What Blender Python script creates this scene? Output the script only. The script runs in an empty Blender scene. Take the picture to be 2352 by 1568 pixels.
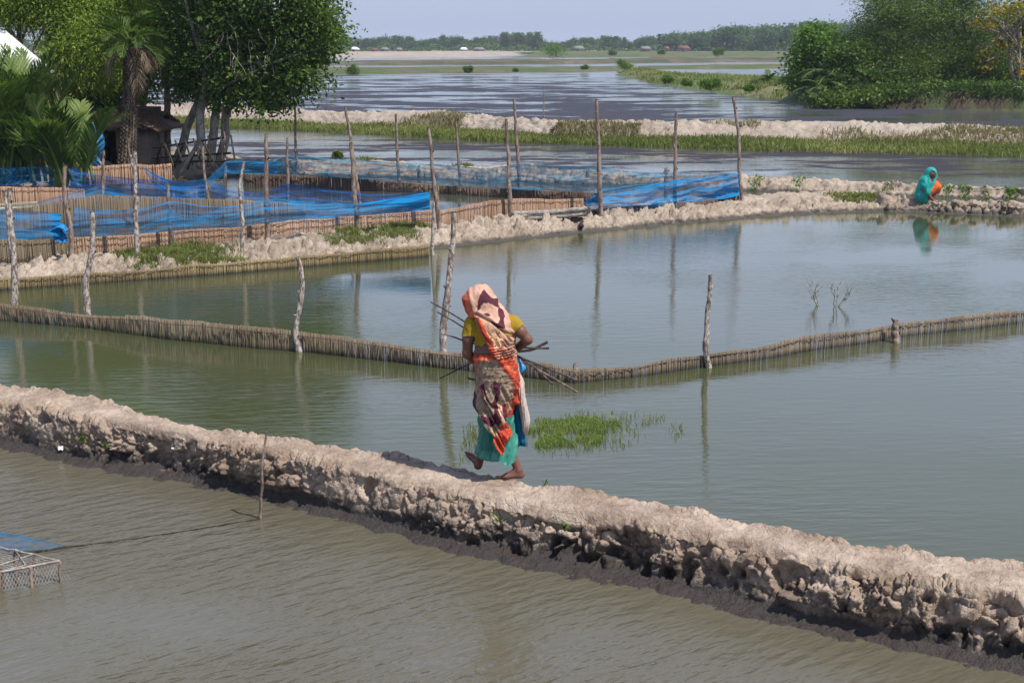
import bpy, math, random
import numpy as np
from mathutils import Vector
sc = bpy.context.scene
COL = sc.collection
rng = np.random.default_rng(7)
R = math.radians

# ------------------------------------------------------------------ camera model
HC = 3.9; LENS = 50.0; F = 2352*LENS/36; YH = 100.0
PITCH = math.atan((784-YH)/F)
cp, sp = math.cos(PITCH), math.sin(PITCH)
def ray(x, y):
    dx = (x-1176)/F; dy = (784-y)/F
    return np.array([dx, cp+dy*sp, -sp+dy*cp])
def G(x, y, z=0.0):
    """photo pixel seen on the level z -> world point"""
    d = ray(x, y); t = (z-HC)/d[2]
    return np.array([d[0]*t, d[1]*t, z])
def PL(x, y, Y):
    """photo pixel seen at distance Y -> world point"""
    d = ray(x, y); t = Y/d[1]
    return np.array([d[0]*t, Y, HC+d[2]*t])
def proj(P):
    P = np.asarray(P, float); X = P[..., 0]; Y = P[..., 1]; Z = P[..., 2]-HC
    f = Y*cp-Z*sp; u = Y*sp+Z*cp
    return X/f*F+1176, 784-u/f*F
def lerp(a, b, t): return a+(b-a)*t

# ------------------------------------------------------------------ numpy noise
def hsh(i, j, k, s=0):
    h = (i.astype(np.int64)*374761393+j.astype(np.int64)*668265263+k.astype(np.int64)*2147483647+s*974634777) & 0xffffffff
    h = ((h ^ (h >> 13))*1274126177) & 0xffffffff
    h = ((h ^ (h >> 16))*2246822519) & 0xffffffff
    return ((h ^ (h >> 15)) & 0xffffff)/float(0xffffff)
def vn(P, s=0):
    P = np.asarray(P, float); I = np.floor(P); fr = P-I; fr = fr*fr*(3-2*fr); I = I.astype(np.int64)
    o = 0
    for a in (0, 1):
        wa = fr[..., 0] if a else 1-fr[..., 0]
        for b in (0, 1):
            wb = fr[..., 1] if b else 1-fr[..., 1]
            for c in (0, 1):
                wc = fr[..., 2] if c else 1-fr[..., 2]
                o = o+wa*wb*wc*hsh(I[..., 0]+a, I[..., 1]+b, I[..., 2]+c, s)
    return o*2-1
def fbm(P, o=4, s=0):
    P = np.asarray(P, float); r = 0; a = 1
    for i in range(o):
        r = r+a*vn(P*(2.03**i), s+i); a *= .5
    return r
def worley(P, s=0):
    P = np.asarray(P, float); I = np.floor(P).astype(np.int64)
    f1 = np.full(P.shape[:-1], 9.); f2 = f1.copy(); cid = f1*0
    for a in (-1, 0, 1):
        for b in (-1, 0, 1):
            for c in (-1, 0, 1):
                i, j, k = I[..., 0]+a, I[..., 1]+b, I[..., 2]+c
                d = np.sqrt((i+hsh(i, j, k, s+1)-P[..., 0])**2+(j+hsh(i, j, k, s+2)-P[..., 1])**2+(k+hsh(i, j, k, s+3)-P[..., 2])**2)
                m = d < f1
                f2 = np.where(m, f1, np.minimum(f2, d)); cid = np.where(m, hsh(i, j, k, s+4), cid); f1 = np.where(m, d, f1)
    return f1, f2, cid
def sst(x, a, b):
    t = np.clip((x-a)/(b-a), 0, 1); return t*t*(3-2*t)

# ------------------------------------------------------------------ meshes
def mesh_np(name, V, Fq, attrs=None, colors=None, smooth=False, uv=None):
    V = np.asarray(V, np.float32); Fq = np.asarray(Fq, np.int32)
    m = bpy.data.meshes.new(name); k = Fq.shape[1]
    m.vertices.add(len(V)); m.vertices.foreach_set('co', V.ravel())
    m.loops.add(len(Fq)*k); m.loops.foreach_set('vertex_index', Fq.ravel())
    m.polygons.add(len(Fq)); m.polygons.foreach_set('loop_start', np.arange(0, len(Fq)*k, k, dtype=np.int32))
    m.polygons.foreach_set('loop_total', np.full(len(Fq), k, np.int32))
    if smooth: m.polygons.foreach_set('use_smooth', np.ones(len(Fq), bool))
    m.update(calc_edges=True); m.validate()
    for n, a in (attrs or {}).items():
        at = m.attributes.new(n, 'FLOAT', 'POINT'); at.data.foreach_set('value', np.asarray(a, np.float32))
    if colors is not None:
        at = m.attributes.new('Col', 'FLOAT_COLOR', 'POINT')
        c = np.ones((len(V), 4), np.float32); c[:, :3] = colors; at.data.foreach_set('color', c.ravel())
    return m
def grid_faces(n, m, closed=False):
    i = np.arange(n-1)[:, None]; j = np.arange(m if closed else m-1)[None, :]
    j2 = (j+1) % m
    return np.stack([i*m+j+0*j2, (i+1)*m+j, (i+1)*m+j2, i*m+j2], -1).reshape(-1, 4)
def tag(o, label=None, cat=None, group=None, kind=None):
    if label: o['label'] = label
    if cat: o['category'] = cat
    if group: o['group'] = group
    if kind: o['kind'] = kind
    return o
def link(name, me, mat, parent=None, base=None, **kw):
    me.name = name
    o = bpy.data.objects.new(name, me); COL.objects.link(o)
    if mat: me.materials.append(mat)
    if base is not None and parent is None:
        b = np.asarray(base, np.float32); n = len(me.vertices); co = np.empty(n*3, np.float32)
        me.vertices.foreach_get('co', co); co = co.reshape(-1, 3)-b; me.vertices.foreach_set('co', co.ravel()); me.update()
        o.location = [float(v) for v in b]
    if parent is not None:
        o.parent = parent
        b = np.array(parent['_b'] if '_b' in parent else (0, 0, 0), np.float32); n = len(me.vertices); co = np.empty(n*3, np.float32)
        me.vertices.foreach_get('co', co); co = co.reshape(-1, 3)-b; me.vertices.foreach_set('co', co.ravel()); me.update()
    return tag(o, **kw)
def empty(name, base, **kw):
    o = bpy.data.objects.new(name, None); COL.objects.link(o); o.location = [float(v) for v in base]
    o['_b'] = [float(v) for v in base]; return tag(o, **kw)
class MB:
    def __init__(s): s.V = []; s.F = []; s.n = 0; s.A = []
    def add(s, V, Fc, a=0.5):
        V = np.asarray(V, float); s.V.append(V); s.F.append(np.asarray(Fc)+s.n); s.n += len(V)
        s.A.append(np.full(len(V), a) if np.isscalar(a) else np.asarray(a))
    def tube(s, pts, rad, seg=8, rough=0.0, a=None, seed=0, sub=1):
        pts = np.asarray(pts, float); rad = np.full(len(pts), rad, float) if np.isscalar(rad) else np.asarray(rad, float)
        if sub > 1:
            t = np.linspace(0, len(pts)-1, (len(pts)-1)*sub+1); i = np.minimum(t.astype(int), len(pts)-2); f = (t-i)[:, None]
            p0 = pts[np.maximum(i-1, 0)]; p1 = pts[i]; p2 = pts[i+1]; p3 = pts[np.minimum(i+2, len(pts)-1)]
            pts2 = .5*((2*p1)+(p2-p0)*f+(2*p0-5*p1+4*p2-p3)*f**2+(3*p1-p0-3*p2+p3)*f**3)
            rad = np.interp(t, np.arange(len(rad)), rad); pts = pts2
        T = np.gradient(pts, axis=0); T /= np.linalg.norm(T, axis=1)[:, None]+1e-9
        ref = np.array([0, 1, 0.]) if abs(T[0][1]) < .8 else np.array([1., 0, 0])
        A = np.cross(T, ref); A /= np.linalg.norm(A, axis=1)[:, None]+1e-9; B = np.cross(T, A)
        th = np.linspace(0, 2*np.pi, seg, endpoint=False)
        ring = A[:, None]*np.cos(th)[None, :, None]+B[:, None]*np.sin(th)[None, :, None]
        rr = rad[:, None]*np.ones(seg)
        if rough:
            rr = rr*(1+rough*vn(np.stack([pts[:, 0:1]*9+np.cos(th), pts[:, 2:3]*9+seed+0*th, pts[:, 1:2]*9+np.sin(th)], -1), seed))
        V = pts[:, None]+ring*rr[..., None]
        n = len(pts); V = V.reshape(-1, 3)
        Fc = grid_faces(n, seg, True)
        caps = []
        V = np.vstack([V, pts[0], pts[-1]])
        for k in range(seg):
            k2 = (k+1) % seg
            caps.append([n*seg, k2, k, n*seg]); caps.append([n*seg+1, (n-1)*seg+k, (n-1)*seg+k2, n*seg+1])
        # caps as quads with a repeated corner are invalid: use small fans of real quads
        V = V[:-2]; c0 = [[0, k+2, k+1, 0] for k in range(0)]
        s.add(V, Fc, .5 if a is None else a)
        if seg >= 4:
            for r0 in (0, (n-1)*seg):
                for k in range(1, seg-2, 2):
                    s.F.append(np.array([[r0, r0+k, r0+k+1, r0+min(k+2, seg-1)]])+s.n-len(V))
    def box(s, c, h, rz=0, a=.5, tilt=None):
        c = np.asarray(c, float); V = np.array([[x, y, z] for x in (-1, 1) for y in (-1, 1) for z in (-1, 1)], float)*np.asarray(h)
        if tilt is not None:
            ct, st = math.cos(tilt), math.sin(tilt); V = V@np.array([[ct, 0, st], [0, 1, 0], [-st, 0, ct]])
        cz, sz = math.cos(rz), math.sin(rz); V = V@np.array([[cz, sz, 0], [-sz, cz, 0], [0, 0, 1]])
        s.add(V+c, [[0, 1, 3, 2], [4, 6, 7, 5], [0, 4, 5, 1], [2, 3, 7, 6], [0, 2, 6, 4], [1, 5, 7, 3]], a)
    def mesh(s, name='m', smooth=False):
        F4 = np.vstack([f.reshape(-1, 4) for f in s.F])
        return mesh_np(name, np.vstack(s.V), F4, attrs={'rnd': np.concatenate(s.A)}, smooth=smooth)

# ------------------------------------------------------------------ materials
class NT:
    def __init__(s, name):
        s.m = bpy.data.materials.new(name); s.m.use_nodes = True; s.t = s.m.node_tree; s.t.nodes.clear()
        s.out = s.t.nodes.new('ShaderNodeOutputMaterial')
    def n(s, kind, **kw):
        nd = s.t.nodes.new('ShaderNode'+kind)
        for k, v in kw.items():
            if k[0] == '_': setattr(nd, k[1:], v)
            else: s.set(nd, k, v)
        return nd
    def set(s, nd, k, v):
        k = int(k[1:]) if k[0] == 'i' and k[1:].isdigit() else k.replace('_', ' ')
        if hasattr(v, 'bl_idname') and 'Node' in v.bl_idname and 'Socket' not in v.bl_idname: v = v.outputs[0]
        if isinstance(v, bpy.types.NodeSocket): s.t.links.new(v, nd.inputs[k])
        else:
            if isinstance(v, (tuple, list)) and len(v) == 3 and nd.inputs[k].type == 'RGBA': v = (*v, 1)
            nd.inputs[k].default_value = v
    def ramp(s, fac, stops, interp='LINEAR'):
        r = s.t.nodes.new('ShaderNodeValToRGB'); cr = r.color_ramp; cr.interpolation = interp
        while len(cr.elements) < len(stops): cr.elements.new(.5)
        for e, (p, c) in zip(cr.elements, stops): e.position = p; e.color = (*c, 1) if len(c) == 3 else c
        s.set(r, 'Fac', fac); return r
    def math(s, op, a, b=0.0):
        m = s.t.nodes.new('ShaderNodeMath'); m.operation = op
        s.set(m, 'i0', a); s.set(m, 'i1', b); return m
    def mix(s, f, a, b, blend='MIX'):
        m = s.t.nodes.new('ShaderNodeMixRGB'); m.blend_type = blend
        s.set(m, 'Fac', f); s.set(m, 'Color1', a); s.set(m, 'Color2', b); return m
    def pos(s, scale=(1, 1, 1), rz=0):
        g = s.t.nodes.new('ShaderNodeNewGeometry'); mp = s.t.nodes.new('ShaderNodeMapping')
        mp.inputs['Scale'].default_value = scale; mp.inputs['Rotation'].default_value = (0, 0, rz)
        s.t.links.new(g.outputs['Position'], mp.inputs['Vector']); return mp
    def obj(s, scale=(1, 1, 1)):
        g = s.t.nodes.new('ShaderNodeTexCoord'); mp = s.t.nodes.new('ShaderNodeMapping')
        mp.inputs['Scale'].default_value = scale
        s.t.links.new(g.outputs['Object'], mp.inputs['Vector']); return mp
    def noise(s, vec, scale, detail=4, rough=.55):
        return s.n('TexNoise', Vector=vec, Scale=scale, Detail=detail, Roughness=rough)
    def attr(s, name): return s.n('Attribute', _attribute_name=name)
    def bump(s, h, strength=.5, dist=.01):
        return s.n('Bump', Height=h, Strength=strength, Distance=dist)
    def finish(s, sh): s.t.links.new(sh.outputs[0], s.out.inputs['Surface']); return s.m
    def pbr(s, color, rough=.9, spec=.3, normal=None, **kw):
        b = s.n('BsdfPrincipled'); s.set(b, 'Base Color', color); s.set(b, 'Roughness', rough); s.set(b, 'Specular IOR Level', spec)
        if normal: s.set(b, 'Normal', normal)
        for k, v in kw.items(): s.set(b, k, v)
        return b

def mat_mud(name, dry, pale, wet, wetz, scale=1.0, grass=None):
    t = NT(name); p = t.pos()
    n1 = t.noise(p, 2.2*scale, 5); n2 = t.noise(p, 14*scale, 6, .65); n3 = t.noise(p, 60*scale, 4, .6)
    c = t.mix(t.ramp(n1.outputs[0], [(.38, (0, 0, 0)), (.66, (1, 1, 1))]), dry, pale)
    c = t.mix(t.ramp(n2.outputs[0], [(.35, (.62, .62, .62)), (.6, (1, 1, 1))]), (0, 0, 0), c) if False else t.mix(.6, c, t.mix(1.0, c, t.ramp(n2.outputs[0], [(.3, (.55, .52, .5)), (.65, (1.2, 1.2, 1.2))]), 'MULTIPLY'))
    # damp line: the clay is wet by the water
    z = t.n('SeparateXYZ', Vector=t.n('NewGeometry').outputs['Position'])
    zz = t.math('ADD', z.outputs['Z'], t.math('MULTIPLY', t.math('SUBTRACT', t.noise(p, 3.5*scale, 5, .7).outputs[0], .5), wetz*2.6))
    w = t.n('MapRange', Value=zz.outputs[0], i1=wetz*.55, i2=wetz*1.45)
    at = t.attr('cav')
    c = t.mix(w.outputs[0], wet, c)
    rough = t.n('MapRange', Value=zz.outputs[0], i1=0.0, i2=wetz*1.2, i3=.42, i4=.95)
    vo = t.n('TexVoronoi', Vector=t.mix(.06, p, n2.outputs['Color']), Scale=9*scale, _feature='DISTANCE_TO_EDGE')
    crack = t.ramp(vo.outputs['Distance'], [(0, (0, 0, 0)), (.06, (1, 1, 1))])
    h = t.math('ADD', t.math('MULTIPLY', crack.outputs[0], t.math('MULTIPLY', w.outputs[0], .16).outputs[0]), t.math('ADD', n2.outputs[0], t.math('MULTIPLY', n3.outputs[0], .7)))
    b = t.bump(h, 1.0, .026/scale)
    if grass:
        gm = t.ramp(t.noise(p, .8*scale, 5, .7).outputs[0], [(.42, (0, 0, 0)), (.56, (1, 1, 1))])
        c = t.mix(gm, c, t.mix(t.noise(p, 5, 3).outputs[0], grass, tuple(v*.6 for v in grass)))
    return t.finish(t.pbr(c, rough.outputs[0], .35, b))

M = {}
def clay(name, *a, **k): M[name] = mat_mud(name, *a, **k)
clay('mud', (.30, .222, .162), (.50, .395, .305), (.045, .036, .031), .15)
clay('mud_mid', (.31, .245, .185), (.47, .39, .305), (.07, .06, .05), .07, scale=.9)
clay('mud_far', (.34, .28, .22), (.46, .39, .32), (.08, .07, .055), .06, scale=.35)
clay('soil', (.26, .21, .16), (.36, .30, .23), (.05, .045, .03), .08, scale=.5)
clay('bank_grass', (.17, .14, .07), (.24, .21, .12), (.06, .05, .03), .08, scale=.5, grass=(.10, .15, .035))
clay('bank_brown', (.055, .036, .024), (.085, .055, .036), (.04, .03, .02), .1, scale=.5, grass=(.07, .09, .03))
clay('sand', (.34, .28, .225), (.44, .37, .30), (.2, .18, .13), .02, scale=.05)
clay('sand_green', (.15, .125, .085), (.28, .235, .18), (.1, .1, .05), .05, scale=.12, grass=(.085, .11, .045))
clay('strip_green', (.11, .105, .05), (.16, .145, .08), (.06, .06, .03), .05, scale=.15, grass=(.085, .125, .03))
clay('strip_brown', (.12, .09, .062), (.19, .15, .105), (.05, .04, .03), .05, scale=.15, grass=(.08, .09, .035))
clay('plain', (.30, .25, .20), (.40, .34, .28), (.1, .1, .05), .05, scale=.02, grass=(.10, .13, .055))

def mat_water(name, body, ripple, scale, rz=0.0, mats=None, rough=.03, body2=None, asp=.3):
    t = NT(name); p = t.pos((1, 1, 1), rz)
    pa = t.n('Mapping', Vector=t.pos((1, 1, 1), rz), Scale=(asp*scale, 1.0*scale, 1))
    na = t.noise(pa, 5.5, 2.5, .5); nb = t.noise(pa, 16, 3, .55)
    big = t.noise(t.pos((.5, .7, 1)), .35, 2)
    amp = t.n('MapRange', Value=big.outputs[0], i1=.36, i2=.62, i3=.2, i4=1.45)
    h = t.math('MULTIPLY', t.math('ADD', na.outputs[0], t.math('MULTIPLY', nb.outputs[0], .35)), amp.outputs[0])
    b = t.bump(h, 1.0, ripple)
    c = t.mix(t.ramp(t.noise(t.pos((.25, .5, 1)), .6, 4).outputs[0], [(.35, (0, 0, 0)), (.65, (1, 1, 1))]), body, body2 or body)
    w = t.pbr(c, rough, .5, b, IOR=1.42)
    sh = w
    if mats:
        mc, fac = mats(t)
        d = t.pbr(mc, .8, .04, t.bump(t.noise(t.pos(), 6, 5, .7).outputs[0], 1, .05))
        sh = t.n('MixShader', Fac=fac, i1=w.outputs[0], i2=d.outputs[0])
    return t.finish(sh)
def mats_far(t):
    wp = t.pos((.11, .17, 1)); n = t.noise(wp, 1.0, 9, .7)
    y = t.n('SeparateXYZ', Vector=t.n('NewGeometry').outputs['Position'])
    yy = t.n('MapRange', Value=y.outputs['Y'], i1=60.0, i2=185.0, i3=.07, i4=-.05)
    xx = t.n('MapRange', Value=y.outputs['X'], i1=5.0, i2=40.0, i3=.02, i4=-.10)
    s = t.math('ADD', t.math('ADD', n.outputs[0], yy.outputs[0]), xx.outputs[0])
    f = t.ramp(s.outputs[0], [(.495, (0, 0, 0)), (.54, (1, 1, 1))])
    near = t.ramp(t.n('MapRange', Value=y.outputs['Y'], i1=183.0, i2=187.0).outputs[0], [(0, (1, 1, 1)), (1, (0, 0, 0))])
    f2 = t.math('MULTIPLY', f.outputs[0], t.math('MULTIPLY', near.outputs[0], .97))
    c = t.mix(t.noise(t.pos((.2, 1, 1)), .8, 5).outputs[0], (.034, .036, .046), (.06, .06, .078))
    return c, f2.outputs[0]
def mats_mid(t):
    wp = t.pos((.17, .38, 1)); n = t.noise(wp, 1.0, 9, .72)
    y = t.n('SeparateXYZ', Vector=t.n('NewGeometry').outputs['Position'])
    # floating weed gathers along the far half of this pond
    l = t.math('SUBTRACT', y.outputs['Y'], t.math('MULTIPLY', y.outputs['X'], -.16))
    a = t.n('MapRange', Value=l.outputs[0], i1=42.0, i2=46.5, i3=-.2, i4=.012)
    e = t.n('MapRange', Value=l.outputs[0], i1=54.0, i2=62.0, i3=0.0, i4=-.12)
    s = t.math('ADD', n.outputs[0], t.math('ADD', a.outputs[0], e.outputs[0]))
    f = t.ramp(s.outputs[0], [(.50, (0, 0, 0)), (.53, (1, 1, 1))])
    c = t.mix(t.noise(t.pos((1, 3, 1)), 3, 5).outputs[0], (.025, .022, .03), (.06, .053, .065))
    return c, t.math('MULTIPLY', f.outputs[0], .95).outputs[0]
M['water_near'] = mat_water('water_near', (.095, .086, .056), .042, 1.5, R(-38), body2=(.104, .094, .064), asp=.38)
M['water_mid'] = mat_water('water_mid', (.046, .055, .018), .0065, 1.5, R(-5), body2=(.058, .062, .034))
M['water_pond'] = mat_water('water_pond', (.06, .07, .05), .012, .9, 0, mats=mats_mid, rough=.05)
M['water_far'] = mat_water('water_far', (.075, .085, .06), .03, .35, 0, mats=mats_far, rough=.09)

def mat_leaf(name, c1, c2, c3, trans=.35):
    t = NT(name); a = t.attr('rnd')
    c = t.ramp(a.outputs['Fac'], [(0, c1), (.55, c2), (1, c3)])
    d = t.pbr(c, .6, .2)
    tr = t.n('BsdfTranslucent', Color=t.mix(1.0, c, (1.3, 1.5, .5), 'MULTIPLY'))
    return t.finish(t.n('MixShader', Fac=trans, i1=d.outputs[0], i2=tr.outputs[0]))
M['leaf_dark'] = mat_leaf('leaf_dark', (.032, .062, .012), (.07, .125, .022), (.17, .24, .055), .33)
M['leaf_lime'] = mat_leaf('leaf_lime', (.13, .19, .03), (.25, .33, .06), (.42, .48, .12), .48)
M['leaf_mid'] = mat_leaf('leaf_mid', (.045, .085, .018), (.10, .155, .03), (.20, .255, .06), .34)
M['leaf_bright'] = mat_leaf('leaf_bright', (.06, .12, .02), (.11, .20, .03), (.16, .26, .05), .35)
M['leaf_orange'] = mat_leaf('leaf_orange', (.07, .10, .02), (.20, .19, .03), (.65, .28, .03), .35)
M['leaf_far'] = mat_leaf('leaf_far', (.045, .08, .025), (.07, .12, .04), (.11, .16, .05), .3)
M['palm'] = mat_leaf('palm', (.03, .065, .015), (.075, .13, .028), (.20, .25, .07), .3)
M['palm_dry'] = mat_leaf('palm_dry', (.10, .065, .045), (.17, .12, .085), (.27, .2, .15), .2)
M['grass'] = mat_leaf('grass', (.09, .12, .03), (.18, .20, .06), (.32, .30, .13), .35)
M['grass_lush'] = mat_leaf('grass_lush', (.09, .14, .025), (.17, .23, .05), (.28, .30, .09), .35)
M['grass_dry'] = mat_leaf('grass_dry', (.12, .11, .045), (.22, .19, .10), (.33, .27, .16), .3)

def mat_bark(name, c1, c2, sc_=14, thr=(.42, .58), stretch=.35, bd=.01):
    t = NT(name); p = t.obj((1, 1, stretch)); n = t.noise(p, sc_, 5, .65); n2 = t.noise(p, sc_*4, 4, .6)
    c = t.mix(t.ramp(n.outputs[0], [(thr[0], (0, 0, 0)), (thr[1], (1, 1, 1))]), c1, c2)
    c = t.mix(.5, c, t.mix(1.0, c, t.ramp(n2.outputs[0], [(.3, (.5, .5, .5)), (.7, (1.3, 1.3, 1.3))]), 'MULTIPLY'))
    return t.finish(t.pbr(c, .9, .2, t.bump(t.math('ADD', n.outputs[0], n2.outputs[0]), .8, bd)))
M['post'] = mat_bark('post', (.15, .10, .075), (.30, .235, .19))
M['post_pale'] = mat_bark('post_pale', (.17, .12, .095), (.54, .48, .42), 30, (.43, .58), .5)
M['trunk'] = mat_bark('trunk', (.07, .055, .045), (.17, .14, .115), 8, bd=.03)
M['trunk_pale'] = mat_bark('trunk_pale', (.20, .175, .15), (.36, .32, .28), 8, bd=.02)
M['palm_trunk'] = mat_bark('palm_trunk', (.075, .055, .04), (.20, .155, .115), 10, bd=.03)
M['wood_grey'] = mat_bark('wood_grey', (.17, .145, .125), (.42, .38, .33), 10, (.35, .65), 1)
M['stick'] = mat_bark('stick', (.05, .037, .032), (.13, .10, .085), 30)
M['twig_pale'] = mat_bark('twig_pale', (.32, .29, .26), (.5, .47, .43), 30)
M['dark_wood'] = mat_bark('dark_wood', (.025, .02, .018), (.07, .055, .045), 14)

def mat_reed(name, ca, cb, cc, wet=None, wz=.08):
    t = NT(name); a = t.attr('rnd'); c = t.ramp(a.outputs['Fac'], [(0, ca), (.5, cb), (1, cc)])
    p = t.pos((.5, .5, .5)); n = t.noise(p, 1.6, 4); c = t.mix(.55, c, t.mix(1.0, c, t.ramp(n.outputs[0], [(.3, (.55, .52, .5)), (.7, (1.3, 1.3, 1.3))]), 'MULTIPLY'))
    if wet:
        z = t.n('SeparateXYZ', Vector=t.n('NewGeometry').outputs['Position'])
        zz = t.math('ADD', z.outputs['Z'], t.math('MULTIPLY', t.math('SUBTRACT', t.noise(t.pos((1, 1, .1)), 12, 3).outputs[0], .5), .05))
        c = t.mix(t.n('MapRange', Value=zz.outputs[0], i1=.015, i2=wz).outputs[0], wet, c)
    return t.finish(t.pbr(c, .75, .25))
M['reed'] = mat_reed('reed', (.25, .145, .085), (.38, .24, .155), (.48, .33, .23))
M['reed_dark'] = mat_reed('reed_dark', (.075, .05, .04), (.13, .09, .07), (.23, .17, .13))
M['reed_olive'] = mat_reed('reed_olive', (.15, .11, .05), (.21, .16, .07), (.28, .225, .115), wet=(.05, .042, .032))
M['reed_grey'] = mat_reed('reed_grey', (.125, .092, .056), (.185, .142, .092), (.30, .25, .18), wet=(.05, .042, .032))

def mat_net(name, c, dens, c2=None):
    t = NT(name); a = t.attr('uu'); b = t.attr('vv')
    v = t.n('CombineXYZ', X=a.outputs['Fac'], Y=b.outputs['Fac'])
    mp = t.n('Mapping', Vector=v, Scale=(1.2, 9, 1)); n = t.noise(mp, 1.6, 5, .65)
    mp2 = t.n('Mapping', Vector=v, Scale=(26, 2.0, 1)); n2 = t.noise(mp2, 1.0, 3, .6)
    col = t.mix(n.outputs[0], c, c2 or tuple(x*1.5 for x in c))
    f = t.math('ADD', t.ramp(n.outputs[0], [(.36, (max(dens-.3, .05),)*3), (.66, (min(dens+.3, 1),)*3)]).outputs[0], t.math('MULTIPLY', t.math('SUBTRACT', n2.outputs[0], .5), .35))
    f = t.math('ADD', f, t.attr('dens').outputs['Fac'])
    f = t.n('Clamp', Value=f)
    d = t.n('BsdfDiffuse', Color=col); tr = t.n('BsdfTranslucent', Color=col)
    s = t.n('MixShader', Fac=.35, i1=d.outputs[0], i2=tr.outputs[0])
    return t.finish(t.n('MixShader', Fac=f.outputs[0], i1=t.n('BsdfTransparent').outputs[0], i2=s.outputs[0]))
M['net_blue'] = mat_net('net_blue', (.012, .15, .36), .50, (.025, .30, .62))
M['net_teal'] = mat_net('net_teal', (.02, .17, .30), .60, (.05, .27, .40))
M['net_deep'] = mat_net('net_deep', (.012, .08, .28), .5, (.015, .16, .50))
M['net_pale'] = mat_net('net_pale', (.4, .42, .33), .55)

def mat_plain(name, c, rough=.8, spec=.3, nscale=12, amt=.35, bd=.004, metallic=0.0):
    t = NT(name); p = t.obj(); n = t.noise(p, nscale, 5, .6)
    cc = t.mix(amt, c, t.mix(1.0, c, t.ramp(n.outputs[0], [(.3, (.4, .4, .4)), (.7, (1.4, 1.4, 1.4))]), 'MULTIPLY'))
    return t.finish(t.pbr(cc, rough, spec, t.bump(n.outputs[0], .6, bd), Metallic=metallic))
M['hut_wall'] = mat_plain('hut_wall', (.20, .165, .14), .95, .1, 3, .5, .02)
M['black'] = mat_plain('black', (.006, .006, .006), .95, .1)
M['roof_tile'] = mat_plain('roof_tile', (.14, .085, .065), .9, .2, 5, .7, .03)
M['roof_rust'] = mat_plain('roof_rust', (.30, .14, .085), .8, .3, 5, .5, .02)
M['roof_white'] = mat_plain('roof_white', (.8, .81, .82), .55, .4, 1.5, .12, .01)
M['roof_red'] = mat_plain('roof_red', (.17, .065, .055), .8, .3, 1, .3, .02)
M['roof_grey'] = mat_plain('roof_grey', (.20, .18, .18), .8, .3, 1, .3, .02)
M['far_wall'] = mat_plain('far_wall', (.34, .29, .25), .9, .2, 1, .3, .02)
M['blue_cloth'] = mat_plain('blue_cloth', (.015, .18, .42), .7, .3, 20, .6, .01)
M['sack'] = mat_plain('sack', (.48, .40, .35), .75, .3, 40, .35, .003)
M['white_rag'] = mat_plain('white_rag', (.7, .7, .68), .7)
def mat_cloth(name, rough=.8, sheen=.2, bd=.002):
    t = NT(name); a = t.attr('Col'); n = t.noise(t.obj(), 220, 3); n2 = t.noise(t.obj(), 30, 4)
    c = t.mix(.3, a.outputs['Color'], t.mix(1.0, a.outputs['Color'], t.ramp(n2.outputs[0], [(.3, (.65, .65, .65)), (.7, (1.25, 1.25, 1.25))]), 'MULTIPLY'))
    return t.finish(t.pbr(c, rough, .25, t.bump(t.math('ADD', n.outputs[0], n2.outputs[0]), .6, bd)))
M['cloth'] = mat_cloth('cloth'); M['cloth_silk'] = mat_cloth('cloth_silk', .45)
def mat_skin():
    t = NT('skin'); n = t.noise(t.obj(), 25, 4); n2 = t.noise(t.obj(), 300, 2)
    c = t.mix(n.outputs[0], (.11, .045, .028), (.185, .082, .055))
    return t.finish(t.pbr(c, .5, .4, t.bump(n2.outputs[0], .4, .001)))
M['skin'] = mat_skin()
HAZE = 0.0002; SKYS = .15; SKYT = (.97, .99, 1.2); EXPO = .3
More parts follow.
